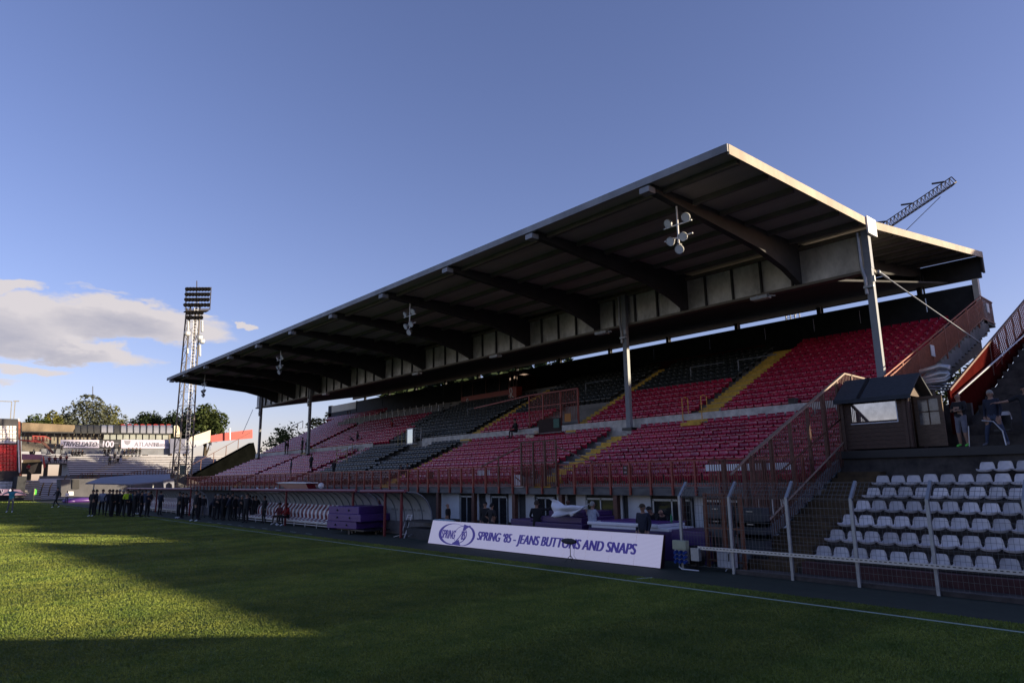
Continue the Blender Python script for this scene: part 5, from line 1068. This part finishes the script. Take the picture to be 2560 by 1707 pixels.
banner(228.5, 278, 1009.5, 1029, mat('banner_black', (.03, .032, .04), .8, .1, 1), 'black banner with the large white number 100', [('100', 232, 1026, 1.75, 0, wb, .04, .85), ('SERVIZI', 257, 1019, .5, 0, gi, 0, 1)] if 0 else [('100', 232, 1026, 1.75, 0, wb, .04, .85)])
banner(278.5, 388, 1009.5, 1029, wb, 'long white banner with a shield and pale grey lettering', [('ATLANTE', 309, 1024.5, 1.25, 0, gi, .015, .86), ('Industriali', 352, 1024.5, 1.15, 0, gi, .008, .72)])
quadF([(286, 1011.5), (300, 1011.5), (299, 1018), (293, 1022), (287, 1018)], 158.0, .03, gi, 'shield_emblem', bpy.data.objects['banner.002'] if 'banner.002' in bpy.data.objects else None)
quadF([(259, 1017), (272, 1017), (272, 1018), (259, 1018)], 158.0, .03, gi, 'small_print', bpy.data.objects['banner.001'])
e = quadF([(391, 1007), (434, 1007.5), (435, 1042), (391, 1041)], 157.0, .5, mat('blue_grey_block', (.14, .15, .21), .85, .15, .8), 'wall_block', None); tag(e, 'blue grey wall block right of the far banners', 'wall')
e = quadF([(435, 1004), (484, 987), (483, 1014), (435, 1031)], 158.6, .3, cream_m, 'cream_wall', None); tag(e, 'cream wedge shaped wall lit by the sun beside the tower', 'wall')
e = quadF([(435, 1012), (478, 1009), (477, 1016), (435, 1031)], 158.4, .05, mat('pale_fence_panel', (.42, .42, .46), .6, .1, 6), 'ribbed_board', None); tag(e, 'pale ribbed panel fixed on the cream wall', 'panel')
e = quadF([(484, 1000), (516, 994), (580, 986), (580, 1006), (516, 1012), (484, 1015)], 158.9, .2, red_b, 'red_wall', None); tag(e, 'bright red wall panel along the top of the far wing', 'wall')
m_ = MB(); m_.box(0, 0.3, 0, .3, 0, 3); 
for i, (x, y0, y1) in enumerate(((527, 982, 1013), (530, 984, 1013))): pass
e = quadF([(527.5, 983), (530, 983), (530, 1010), (527.5, 1010)], 157.5, .3, galv, 'lamp_pillar', None); tag(e, 'short pale pillar standing in front of the red far wall', 'pillar')
# corner cage, railings on the far terrace
def railF(name, pts, drop, label, m=brown, w=.10, Y=147.5, bars=0):
    e = empty(name, F(pts[0][0], pts[0][1], Y), label, 'railing'); mm = MB()
    P_ = [F(x, y, Y) for x, y in pts]
    for p, q in zip(P_, P_[1:]):
        mm.bar(p, q, w); mm.bar(p-Vector((0, 0, drop*.5)), q-Vector((0, 0, drop*.5)), w*.6); mm.bar(p-Vector((0, 0, drop)), q-Vector((0, 0, drop)), w*.8)
        for t in range(bars+1): a = p.lerp(q, t/max(1, bars)); mm.bar(a, a-Vector((0, 0, drop)), w)
    mm.build('rail', m, e); return e
railF('terrace_railing', [(213, 1086), (285, 1085)], 1.7, 'dark railing in front of the middle of the far terrace', bars=5)
railF('terrace_railing', [(287, 1086), (386, 1074)], 2.2, 'close barred rusty fence section before the far terrace', bars=14)
railF('terrace_railing', [(150, 1112), (190, 1086), (213, 1085)], 1.8, 'stair railing left of the grey canopy at the far end', bars=4)
railF('terrace_railing', [(391, 1060), (412, 1060)], 4.5, 'tall dark gate posts at the right corner of the far terrace', bars=2, Y=146)
e = quadF([(401, 1070), (411, 1070), (411, 1080), (401, 1080)], 146.5, .1, black, 'dark_panel', None); tag(e, 'black square panel on the far corner gate', 'panel')
e = quadF([(413, 1068), (428, 1068), (428, 1090), (413, 1090)], 146.2, .1, mat('greenish_glass', (.07, .11, .10), .2, .3, 1), 'booth', None); tag(e, 'greenish booth window at the far terrace corner', 'booth')
# red frame stairs at left of the far terrace
rs = empty('red_stairs', F(90, 1015, 150), 'bright red metal landing and stairs at the left end of gallery', 'stairs'); mm = MB()
def br(a, b, w=.16, Y=150): mm.bar(F(*a, Y), F(*b, Y), w)
br((74, 1010), (110, 1012)); br((74, 1001), (105, 1002)); br((74, 1006), (108, 1007), .1)
for x in (76, 85, 93, 101): br((x, 1001), (x, 1012), .12)
br((105, 1002), (118, 1009), .12); mm.prism([F(48, 1009, 150), F(92, 1012, 150), F(96, 1017, 150), F(48, 1012, 150)], (0, .3, 0)); mm.build('landing', red_b, rs)
mm = MB(); mm.prism([F(92, 1013, 150), F(100, 1012, 150), F(126, 1040, 150), (F(120, 1042, 150))], (0, .3, 0)); mm.build('flight', brown, rs)
rp_ = empty('red_post', F(46, 1080, 148), 'tall red steel post at the edge of the red seat block', 'post'); mm = MB(); mm.bar(F(47, 1092, 148), F(44, 968, 148), .42, .3); mm.build('post', rust, rp_); mm = MB(); mm.bar(F(44.5, 1085, 147.7), F(42, 1010, 147.7), .25, .2); mm.bar(F(44, 968, 148), F(42, 961, 148), .22); mm.build('pale_edge', galv_l, rp_)
rp_ = empty('red_post', F(102, 1080, 147), 'short leaning red panel beside the tunnel mouth', 'post'); mm = MB(); mm.prism([F(98, 1048, 147), F(101, 1048, 147), F(105, 1072, 147), F(100, 1076, 147)], (0, .2, 0)); mm.build('panel', red_b, rp_)
mo = empty('tunnel_mouth', F(75, 1080, 148), 'dark opening with yellow ceiling, sunlight painted in, under the far terrace', 'opening'); quadF([(50, 1062), (97, 1059), (95, 1088), (50, 1089)], 147.5, .2, mat('opening_dark', (.03, .025, .015), .9, .3, 1), 'dark_recess', mo); quadF([(54, 1055), (92, 1055), (94, 1060), (52, 1063)], 147.2, .2, mat('painted_ochre_light', (.55, .38, .14), .8, .3, 2), 'lit_ceiling_patch', mo); quadF([(60, 1074), (88, 1063), (80, 1084), (72, 1088)], 147.3, .1, mat('ochre_ramp', (.24, .19, .10), .8, .3, 2), 'ramp', mo)  # ochre panel paints in the yellow light on the opening's ceiling
e = quadF([(50, 1042), (97, 1044), (97, 1055), (50, 1056)], 147.6, .1, mat('pink_mesh', (.30, .13, .17), .7, .2, 4), 'mesh_barrier', None); tag(e, 'pinkish mesh barrier above the dark opening', 'barrier')
# block of bright seats at the far left
sbk = empty('seat_block', F(20, 1090, 152), 'steep block of grey, white and red seats at the far left edge', 'stand'); 
quadF([(-30, 960), (42, 962), (48, 1125), (-30, 1125)], 153.5, .8, mat('stand_dark', (.05, .05, .055), .9, .3, 1), 'stand_front', sbk); quadF([(-30, 1088), (43, 1088), (43, 1094), (-30, 1094)], 151.5, .5, cream_m, 'pale_ledge', sbk)
quadF([(-30, 970), (15, 970), (15, 978), (-30, 978)], 154.5, .5, mat('green_hedge_far', (.03, .05, .02), .9, .4, 2), 'hedge', sbk)
def seatF(m): mm = MB(); mm.grid([[( x_*.30, 0 if z_ > -.1 else -.25, z_+(-.06 if abs(x_) > .9 else 0)) for x_ in (-1, -.6, 0, .6, 1)] for z_ in (.42, .3, 0, -.12, -.3)]); return mm.mesh('far_seat', m, True)
sf = {'red': seatF(brt_seat), 'grey': seatF(wht_seat)}
SV, SF, SI = [], [], []
for rr_, (py, kk) in enumerate([(1121, 'grey'), (1113, 'grey'), (1105, 'grey'), (1098, 'grey'), (1083, 'red'), (1075, 'red'), (1067, 'red'), (1058, 'red'), (1050, 'red'), (1042, 'red'), (1034, 'red'), (1026, 'red'), (1014, 'grey'), (1003, 'grey'), (993, 'grey'), (983, 'grey')]):
    Yr = 149.0+.28*rr_
    for c in range(5):
        px = 3+c*7.6+(py < 1020)*-1; p = F(px, py, Yr); b0 = len(SV); SV += [tuple(v.co+p) for v in sf[kk].vertices]; SF += [tuple(b0+q for q in f.vertices) for f in sf[kk].polygons]; SI += [0 if kk == 'red' else 1]*len(sf[kk].polygons)
me = bpy.data.meshes.new('stadium_seats'); me.from_pydata(SV, [], SF); me.materials.append(brt_seat); me.materials.append(wht_seat); me.polygons.foreach_set('material_index', SI); me.update(); o = bpy.data.objects.new('stadium_seats', me); S.collection.objects.link(o); tag(o, 'tiny bright red and grey seats of the block at the far left edge', 'seats', kind='stuff')
# purple wall and small items by the corner
e = quadF([(-20, 1122), (46, 1124), (62, 1137), (-20, 1137)], 141.5, .3, mat('mauve_board', (.16, .10, .17), .7, .1, 1), 'perimeter_board', None); tag(e, 'mauve perimeter board with a white letter at far left', 'board')
text('MV', 1.2, 'lettering', wb, e, frame(F(1, 1134, 141.4), (1, 0, 0), (0, 0, 1)), bold=.03, sx=1.0) if 0 else None
mm = MB(); mm.bar(F(1, 1122, 141.3), F(5, 1132, 141.3), .25, .05); mm.bar(F(5, 1132, 141.3), F(9, 1124, 141.3), .25, .05); mm.prism([F(20, 1126, 141.3), F(24, 1122, 141.3), F(28, 1127, 141.3), F(23, 1131, 141.3)], (0, .03, 0)); mm.build('white_mark', wb, e)
cf = empty('corner_flag', P(83.5, 1250.5, 'z', 0), 'lime yellow corner flag on a thin pole at the far corner', 'flag'); c0_ = P(83.5, 1250.5, 'z', 0); mm = MB(); mm.tube([c0_, c0_+Vector((0, 0, 1.9))], .06, 6); mm.build('pole', mat('flag_pole', (.5, .5, .2), .6, .1, 2), cf); mm = MB(); mm.prism([c0_+Vector((0, 0, 1.95)), c0_+Vector((.35, 0, 1.7)), c0_+Vector((.3, 0, .9)), c0_+Vector((0, 0, 1.0))], (0, .05, 0)); mm.build('cloth', colr('lime'), cf)
for i, (x, lb) in enumerate(((97, 'cranked brown post near the corner flag'), (150, 'wide leaning ochre post between flag and canopy'), (117, 'slim dark post right of the corner flag'))):
    mm = MB(); a = F(x-6+ (i == 1)*0, 1138, 141); b_ = F(x-(2 if i else 0), 1100 if i == 1 else 1118, 141); mm.bar(a, b_, .25 if i == 1 else .18); mm.bar(b_, F(x+4, 1108 if i != 1 else 1090, 141), .16); tag(mm.build('fence_post', brn), lb, 'post', 'posts of the far corner fence')
e = quadF([(157, 1128), (169, 1128), (169, 1137), (157, 1137)], 120, .05, white, 'small_sign', None); tag(e, 'small white notice board on the ground near the corner', 'sign')
e_ = P(200, 1255, 'z', 0); mm = MB(); mm.blob((e_.x, e_.y, .25), (2.3, 1.0, .45), 12, 8); mm.blob((e_.x-1.2, e_.y-.3, .2), (1.0, .7, .35), 10, 6); tag(mm.build('sheet_heap', purple, smooth=True), 'crumpled purple sheet heap lying beyond the pitch corner', 'sheet')
# dark low building behind the canopy, and the grey tunnel canopy
lb_ = empty('changing_block', F(170, 1100, 125), 'low grey building with dark doorway behind the grey canopy', 'building'); quadF([(140, 1100), (395, 1096), (395, 1142), (140, 1140)], 126, 4, mat('low_block', (.085, .085, .095), .9, .25, .5), 'wall', lb_); quadF([(166, 1101), (182, 1101), (182, 1122), (166, 1122)], 125.8, .3, black, 'doorway', lb_)
cn = empty('tunnel_canopy', F(300, 1110, 100), 'long grey fabric canopy sloping over the players tunnel', 'canopy'); mm = MB(); greyc = mat('canopy_fabric', (.20, .21, .26), .7, .12, .6)
top_ = [(232, 1097), (300, 1091.5), (390, 1089)]; bot_ = [(196, 1110), (300, 1112), (392, 1104)]
mm.grid([[F(x, y, 106) for x, y in top_], [F(x, y, 97) for x, y in bot_]]); mm.grid([[F(x, y, 97) for x, y in bot_], [F(x, y+1.6, 97) for x, y in bot_]]); cc_ = mm.build('fabric', greyc, cn); cc_.modifiers.new('t', 'SOLIDIFY').thickness = .05
mm = MB(); mm.prism([F(x, y, 96.5) for x, y in ((374, 1103), (400, 1098), (400, 1128), (396, 1128), (395, 1112), (388, 1107), (381, 1112), (380, 1124), (377, 1124), (376, 1112))], (0, .3, 0)); mm.build('arched_end', greyc, cn)
for px in (216, 300, 352): mm = MB(); mm.bar(F(px, 1111, 97.5), Vector((F(px, 1111, 97.5).x, 97.5, 0)), .12); mm.build('pole', galv, cn)
mc_ = empty('shelter_canopy', D(665, 1112, 'x', 19.5), 'flat white canopy edge rising above the middle dugout', 'canopy'); mm = MB(); X = 20.0
mm.prism([D(632, 1107.5, 'x', X), D(665, 1106, 'x', X), D(702, 1107.5, 'x', X), D(702, 1110, 'x', X), D(640, 1109.5, 'x', X)], (.9, 0, 0)); mm.build('roof', white, mc_); mm = MB(); mm.prism([D(640, 1110, 'x', X+.1), D(702, 1110.3, 'x', X+.1), D(708, 1122, 'x', X+.1), D(660, 1124, 'x', X+.1)], (.6, 0, 0)); mm.build('side', maroon, mc_)
for px in (640, 700): mm = MB(); a = D(px, 1109, 'x', X+.3); mm.bar(a, (a.x, a.y, 0), .05); mm.build('pole', galv, mc_)
mm = MB(); X = 17.3; rows = []
for i in range(9):
    u = i/8; px = 590+50*u; py = 1118+8*abs(math.sin(u*7)); rows.append([D(px, py, 'x', X), D(px, 1128, 'x', X-.1), D(px+1, 1130, 'x', X+.3)])
mm.grid(rows); e = tag(mm.build('sheet', whitec, smooth=False), 'crumpled white plastic sheet on the left end of the dugout', 'sheet'); e.modifiers.new('t', 'SOLIDIFY').thickness = .02
mm = MB(); q = P(780+170/7.35, 1160+395/7.35, 'x', 17.5); mm.blob(q, .17, 14, 10); tag(mm.build('ball', MT['beige_plastic'] if 0 else white, smooth=True), 'white dark patched ball resting on top of the dugout', 'ball')
mm = MB(); 
for i in range(5): a = P(1300+i*10, 1100-i*5+6*(i % 2), 'x', 29.45); mm.blob(a, (.10, .22, .12), 8, 6)
tag(mm.build('white_bags', mat('tan_bags', (.62, .5, .38), .8, .3, 4)), 'pile of pale bags on the middle walkway near the entrance', 'bags')  # plain tan base colour
mm = MB()
for i in range(5): a = P(857+i*7, 1127-i*3, 'x', 29.4); mm.blob(a, (.12, .30, .10), 8, 6)
tag(mm.build('white_bags', white), 'row of bright white bundles on the far walkway', 'bags')
# people on the far terrace
GF = 'people sitting on the far terrace'; rr0 = [(147, 1064, 'maroon', 'leftmost of four people in maroon on the far terrace'), (124, 1052, 'maroon', ''), ]
for i, (px, py, col) in enumerate(((102, 1061, 'maroon'), (113, 1057, 'maroon'), (122, 1056, 'maroon'), (137, 1056, 'maroon'))):
    pass
FP_ = [(112, 1066, 'sit', 'maroon', 'person in maroon sitting lowest, first of four in a row'), (125, 1064, 'sit', 'maroon', 'person in maroon, second of four seated on far terrace'), (138, 1063, 'sit', 'maroon', 'person in maroon, third of four seated on far terrace'), (152, 1063, 'sit', 'maroon', 'person in maroon, last of four seated on far terrace'),
       (125, 1043, 'stand', 'black', 'dark person standing in the shade below the gallery, left'), (140, 1043, 'stand', 'black', 'dark person standing in the shade below the gallery, right'),
       (164, 1050, 'sit', 'black', 'dark person seated first in the row of four under the banner'), (172, 1050, 'sit', 'black', 'dark person seated second in the row under the banner'), (180, 1050, 'sit', 'black', 'dark person seated third in the row under the banner'), (188, 1050, 'sit', 'black', 'largest dark person seated last in the row under the banner'),
       (240, 1050, 'lean', 'black', 'dark person crouching below the 100 banner, left'), (248, 1049, 'lean', 'black', 'dark person crouching below the 100 banner, right'), (251, 1070, 'stand', 'olive', 'person in olive standing on the terrace steps'), (262, 1062, 'stand', 'black', 'tall dark person standing behind the olive one'), (270, 1066, 'sit', 'black', 'dark person seated right of the steps'), (276, 1064, 'stand', 'navy', 'person in navy with pale trousers right of the steps'),
       (285, 1050, 'sit', 'black', 'dark person at the left of the group below the shield'), (294, 1050, 'stand', 'black', 'dark person second in the group below the shield'), (303, 1050, 'stand', 'black', 'dark person third in the group below the shield'), (312, 1050, 'stand', 'black', 'dark person fourth in the group below the shield'), (320, 1050, 'stand', 'black', 'dark person at the right of the group below the shield'), (272, 1044, 'stand', 'black', 'tall dark person leaning on the wall below the 100 banner'), (65, 1084, 'sit', 'red', 'person in red sitting in the dark opening'), (482, 1034, 'stand', 'navy', 'lone person standing before the cream wall')]
for px, py, kd, col, lb in FP_:
    Yr = 157.6 if py < 1052 and px < 400 else (153.5 if px > 80 else 146.8)
    if px > 400: Yr = 156
    p = F(px, py, Yr-.5); person(p, 1.75*1.15, math.pi+R_.uniform(-.6, .6), kd, col, 'black' if col != 'navy' else 'pale', 'black', lb, group='people on the far terrace')
# posts top left
for i, (x, y0, y1, lb) in enumerate(((27, 922, 978, 'tall thin goalpost shaped frame at the left edge'), (35, 921, 975, 'tall thin pole with a flat lamp head at far left'))):
    e = empty('lamp_pole', F(x, y1, 170), lb, 'pole'); mm = MB(); mm.bar(F(x-4.5, y1, 170), F(x, y0, 170), .16)
    if i == 0: mm.bar(F(-20, y0-1.5, 170), F(x, y0, 170), .16)
    else: mm.bar(F(x-4, y0, 170), F(x+9, y0, 170), .3, .2)
    mm.build('pole', mat('pole_grey', (.20, .20, .19), .6, .1, 2), e)
e = quadF([(17, 975), (42, 976), (42, 986), (17, 986)], 168, 2, cream_m, 'far_wall', None); tag(e, 'small pale wall at the top left behind the red post', 'wall')
mm = MB(); mm.bar(F(213, 930, 195), F(213, 887, 195), .14); mm.blob(F(213, 910, 195), .5, 8, 6); tag(mm.build('antenna_mast', blackm), 'thin antenna mast rising above the big tree', 'antenna')
# ---------------------------------------------------------------- floodlight tower
YT = 120; tw = empty('floodlight_tower', F(433, 1008, YT), 'tall lattice floodlight tower with six rows of lamps', 'tower')
B0, B1, T0_, T1_ = F(415, 1008, YT), F(447, 1008, YT), F(440, 700, YT), F(462, 700, YT)
mm = MB(); dpt = 3.4; legs = []
for base, top_ in ((B0, T0_), (B1, T1_)):
    for dy, ty in ((0, .6), (dpt, dpt-.6)): a, b_ = Vector(base), Vector(top_); a.y += dy; a.z = 0; b_.y += ty; legs.append((a, b_)); mm.bar(a, b_, .20)
mm.build('legs', mat('tower_steel', (.07, .058, .05), .6, .4, 1.5), tw)
mm = MB(); nseg = 13
for k in range(nseg):
    f0, f1 = .02+k/nseg*.98, .02+(k+1)/nseg*.98
    for i, j in ((0, 2), (2, 3), (3, 1), (1, 0)):
        a, b_, c_, d_ = legs[i][0].lerp(legs[i][1], f0), legs[j][0].lerp(legs[j][1], f0), legs[i][0].lerp(legs[i][1], min(1, f1)), legs[j][0].lerp(legs[j][1], min(1, f1)); mm.bar(a, b_, .06); mm.bar(a, d_, .055); 
mm.build('bracing', MT['tower_steel'], tw)
mm = MB(); la, lb2 = F(431, 1008, YT-.2), F(452, 690, YT-.2); la.z = 8
for s in (-.28, .28): mm.bar(la+Vector((s, 0, 0)), lb2+Vector((s, 0, 0)), .06)
for k in range(46): p = la.lerp(lb2, k/45); mm.bar(p+Vector((-.28, 0, 0)), p+Vector((.28, 0, 0)), .045)
mm.build('ladder', galv, tw)
mm = MB()
for py, x0_, x1_ in ((661, 426, 485), (673, 426, 484), (685, 424, 484), (698, 424, 483), (710, 424, 482)):
    for dy in (0, 1.6): mm.bar(F(x0_, py, YT+dy), F(x1_, py-.5, YT+dy), .12)
    mm.bar(F(x1_, py, YT), F(x1_, py, YT+1.6), .1)
mm.bar(F(485, 660, YT), F(482, 712, YT), .12); mm.bar(F(427, 660, YT), F(427, 712, YT), .12); mm.bar(F(452, 645, YT), F(452, 712, YT), .12); mm.prism([F(428, 712, YT), F(480, 711, YT), F(480, 713.5, YT), F(428, 714, YT)], (0, 1.6, 0)); mm.build('platforms', mat('platform_steel', (.035, .03, .028), .8, .3, 2), tw)
for py, x0_, x1_, n in ((664, 429, 478, 8), (676, 428, 477, 8), (688, 427, 476, 8), (700, 425, 477, 8), (718, 431, 462, 5), (729, 430, 461, 5)):
    for k in range(n):
        px = x0_+(x1_-x0_)*k/(n-1); c = F(px, py, YT-.4); mm = MB(); mm.tube([c+Vector((-.1, .30, .1)), c+Vector((0, .05, 0)), c+Vector((.05, -.15, -.06))], [.16, .30, .38], 10); mm.build('floodlight', mat('lamp_black', (.006, .006, .007), 1, .2, 3, spec=0), tw)
mm = MB()
for px, y0_, y1_, dx in ((432, 738, 762, 0), (464, 737, 762, 0), (459, 792, 818, 0), (431, 800, 812, 0)): mm = MB(); a, b_ = F(px, y0_, YT-.5), F(px, y1_, YT-.5); mm.bar(a, b_, .48, .25); mm.build('antenna_panel', mat('antenna_white', (.45, .47, .47), .6, .1, 2), tw)
for px, py in ((430, 765), (459, 775), (464, 783)): mm = MB(); mm.blob(F(px, py, YT-.6), (.55, .25, .55), 10, 6); mm.build('dish', galv, tw)
# ---------------------------------------------------------------- crane
cr = empty('tower_crane', D(1818, 760, 'x', 110), 'dark lattice crane jib rising behind the roof', 'crane'); mm = MB(); a0, a1 = D(1826, 668, 'x', 110), D(2188, 425, 'x', 110); stl = mat('crane_steel', (.035, .028, .03), .6, .2, 2)
wv_ = Vector((.9, .6, 0)).normalized()*.6; upv = Vector((0, 0, 1.25)); A = (a0-wv_, a0+wv_, a0+upv); B = (a1-wv_, a1+wv_, a1+upv)
for p, q in zip(A, B): mm.bar(p, q, .11)
nn = 44
for k in range(nn):
    f, g_ = k/nn, (k+1)/nn; P0 = [p.lerp(q, f) for p, q in zip(A, B)]; P1 = [p.lerp(q, g_) for p, q in zip(A, B)]; Pm = [p.lerp(q, (f+g_)/2) for p, q in zip(A, B)]
    mm.bar(P0[0], Pm[2], .05); mm.bar(Pm[2], P1[0], .07); mm.bar(P0[1], Pm[2], .05); mm.bar(Pm[2], P1[1], .07); mm.bar(P0[0], P0[1], .07)
tip = D(2197, 418, 'x', 110)
for q in B: mm.bar(q, tip, .14)
mm.build('jib', stl, cr)
mm = MB()
for f in (.62, .78, .96): p = a0.lerp(a1, f)+upv; mm.bar(p, p+Vector((0, 1.6, .25)), .22)
mm.tube([D(2160, 452, 'x', 110), D(2070, 540, 'x', 110)], .05, 5); mm.build('fittings', stl, cr)
mm = MB(); mb_ = D(1818, 700, 'x', 110); w_ = .8
for sx in (-w_, w_):
    for sy in (-w_, w_): mm.bar((mb_.x+sx, mb_.y+sy, 0), (mb_.x+sx, mb_.y+sy, 33), .16)
for k in range(22):
    z = k*1.5; mm.bar((mb_.x-w_, mb_.y-w_, z), (mb_.x-w_, mb_.y+w_, z+1.5), .08); mm.bar((mb_.x-w_, mb_.y+w_, z), (mb_.x+w_, mb_.y+w_, z+1.5), .08); mm.bar((mb_.x-w_, mb_.y-w_, z), (mb_.x+w_, mb_.y-w_, z+1.5), .08); mm.bar((mb_.x-w_, mb_.y-w_, z), (mb_.x-w_, mb_.y+w_, z), .08)
mm.build('mast', mat('mast_grey', (.2, .22, .24), .6, .2, 2), cr)
# ---------------------------------------------------------------- trees
def leafmat(name, c, c2): return mat(name, c, .75, .3, .55, col2=c2, detail=8, spec=.2)
LM = [leafmat('leaf_mid', (.030, .055, .015), (.075, .095, .025)), leafmat('leaf_dark', (.016, .032, .012), (.035, .055, .020)), leafmat('leaf_yellow', (.055, .075, .016), (.15, .14, .03)), leafmat('leaf_silver', (.055, .070, .045), (.13, .14, .09))]
barkm = mat('bark', (.06, .045, .03), .9, .3, 3, .4)
def tree(base, topz, crown, label, n=2600, leaf=.34, lm=0, group='trees beyond the ground', droopy=0, seed=1):
    """crown: list of (dx, dy, z, rx, rz) lumps relative to the base"""
    r = random.Random(seed); e = empty('tree', base, label, 'tree', group); m = MB(); b = Vector(base); h = topz-b.z
    ct = Vector((b.x, b.y, crown[0][2])); m.tube([b, b.lerp(ct, .5)+Vector((r.uniform(-.3, .3), 0, 0)), ct], [h*.028, h*.020, h*.008], 7)
    for dx, dy, z, rx, rz in crown: s = b.lerp(ct, r.uniform(.35, .8)); q = Vector((b.x+dx, b.y+dy, z)); m.tube([s, s.lerp(q, .5)+Vector((0, 0, .3)), q], [h*.012, h*.008, h*.003], 5)
    m.build('trunk', barkm, e)
    V = []; Fc = []; tot = sum(c[3]**2*c[4] for c in crown)
    for dx, dy, z, rx, rz in crown:
        cnt = int(n*rx*rx*rz/tot); subs = [(r.gauss(0, .45), r.gauss(0, .45), r.gauss(0, .45)) for _ in range(14)]
        for _ in range(cnt):
            if r.random() < .75: s = r.choice(subs); ux, uy, uz = [s[i]+r.gauss(0, .20) for i in range(3)]
            else: ux, uy, uz = r.gauss(0, .55), r.gauss(0, .55), r.gauss(0, .55)
            q = math.sqrt(ux*ux+uy*uy+uz*uz)
            if q > 1.12: ux, uy, uz = ux/q*1.05, uy/q*1.05, uz/q*1.05
            c = Vector((b.x+dx+ux*rx, b.y+dy+uy*rx, z+uz*rz)); a = Vector((r.gauss(0, 1), r.gauss(0, 1), r.gauss(0, .6))).normalized(); t = a.cross(Vector((r.gauss(0, 1), r.gauss(0, 1), r.gauss(0, 1)))).normalized(); s = leaf*r.uniform(.55, 1.3)
            k = len(V); V += [tuple(c+a*s), tuple(c+t*s*.45), tuple(c-a*s*.9), tuple(c-t*s*.45)]; Fc.append((k, k+1, k+2, k+3))
    me = bpy.data.meshes.new('crown'); me.from_pydata(V, [], Fc); me.materials.append(LM[lm]); me.update(); o = bpy.data.objects.new('crown', me); S.collection.objects.link(o); o.parent = e; o.matrix_parent_inverse = e.matrix_basis.inverted()
    return e
def treeF(px, pyt, w, Y, label, lumps=None, **kw):
    top_ = F(px, pyt, Y); wid = (F(px+w/2, pyt, Y)-F(px-w/2, pyt, Y)).x; r = random.Random(kw.get('seed', 1)*7)
    zb_ = F(px, 1000, Y).z-1; h = top_.z-zb_; L_ = [(0, 0, top_.z-h*.38, wid*.33, h*.38), (-wid*.28, 1, top_.z-h*.60, wid*.26, h*.34), (wid*.28, -1, top_.z-h*.58, wid*.26, h*.34), (wid*.08, 0, top_.z-h*.78, wid*.36, h*.30), (-wid*.12, 2, top_.z-h*.25, wid*.16, h*.24), (wid*.2, 1, top_.z-h*.32, wid*.14, h*.22)]
    return tree((top_.x, Y, 0), top_.z, L_, label, **kw)
treeF(85, 951, 75, 178, 'low bright green tree behind the concrete band, far left', n=2600, lm=0, seed=3); treeF(122, 945, 55, 182, 'yellow green round tree left of the big loose tree', n=2200, lm=2, seed=4)
treeF(205, 909, 125, 185, 'large loose silvery tree in the middle of the far skyline', n=3800, lm=3, seed=5, leaf=.36); treeF(255, 930, 80, 188, 'olive green tree on the right side of the big loose tree', n=2600, lm=2, seed=6)
treeF(155, 950, 90, 190, 'dark hedge like tree behind the gallery roof', n=2600, lm=1, seed=7)
treeF(345, 945, 95, 185, 'dense dark evergreen behind the arched gallery roof', n=4200, lm=1, seed=8, leaf=.4); treeF(400, 942, 50, 180, 'dark tree just left of the floodlight tower', n=2600, lm=1, seed=9)
treeF(478, 928, 88, 165, 'bright green dense tree right of the floodlight tower', n=5200, lm=0, seed=10, leaf=.4); treeF(432, 938, 40, 172, 'dark green tree directly behind the floodlight tower', n=2200, lm=1, seed=11)
for i, (x, y, h, rx, l, n, lb) in enumerate(((50.5, 120, 13.2, 3.6, 0, 4200, 'leafy green tree just right of the left roof column'), (55, 117, 13.6, 3.4, 2, 4000, 'yellow lit tree by the terrace side railing'), (53.5, 107, 14.6, 3.2, 2, 3800, 'bright tall tree between roof column and cream wall end'), (58.5, 108, 15.4, 3.2, 0, 3600, 'green tree touching the cream wall end'), (63, 104, 15.8, 3.2, 1, 3200, 'dark tree mostly hidden behind the cream wall end'), (60, 120, 14.8, 3.6, 1, 3200, 'dark tree behind the other trees at the stand end'), (68, 102, 16.2, 3.2, 0, 2600, 'tree hidden behind the far end of the stand'))):
    tree((x, y, 0), h, [(0, 0, h*.74, rx*.8, h*.25), (-rx*.5, 1, h*.52, rx*.8, h*.24), (rx*.5, -1, h*.50, rx*.85, h*.24), (0, 0, h*.32, rx, h*.2)], lb, n=n, leaf=.34, lm=l, seed=20+i)
p = D(2205, 812, 'x', 62); tree((p.x, p.y, 0), p.z, [(0, 0, p.z-2.4, 2.6, 2.4), (0, 2.6, p.z-3.6, 2.4, 2.2), (1, -2.4, p.z-3.2, 2.2, 2.2), (0, 0, p.z-5.5, 4.0, 2.5)], 'green tree top in the gap behind the side stairs', n=3400, leaf=.22, lm=0, seed=60)
for i in range(7):  # hidden row, added to keep low sun off the far terrace
    x = 57+i*4.2; y = 93-i*1.6+(i % 2)*5; h = 25+R_.uniform(-1, 1)
    tree((x, y, 0), h, [(0, 0, h*.78, 3.4, h*.2), (1.2, 1, h*.58, 3.8, h*.22), (-1.2, -1, h*.42, 3.6, h*.25)], '%s hidden tree of the row added to shade the far terrace' % ordn(i+1), n=2600, leaf=.85, lm=1, seed=40+i, group='hidden trees added to shade the far terrace')
# side railing of the terrace by the trees (far end)
m_ = MB(); a, b_ = P(640+700/7.838, 980+665/7.838, 'x', 36), P(640+920/7.838, 980+565/7.838, 'x', 40); m_.bar(a, b_, .06)
for f in (0, .5, 1): q = a.lerp(b_, f); m_.bar(q, q-Vector((0, 0, 1.0)), .06)
tag(m_.build('end_railing', brown), 'short dark railing against the sky at the far top corner', 'railing')
S.render.engine = 'CYCLES'
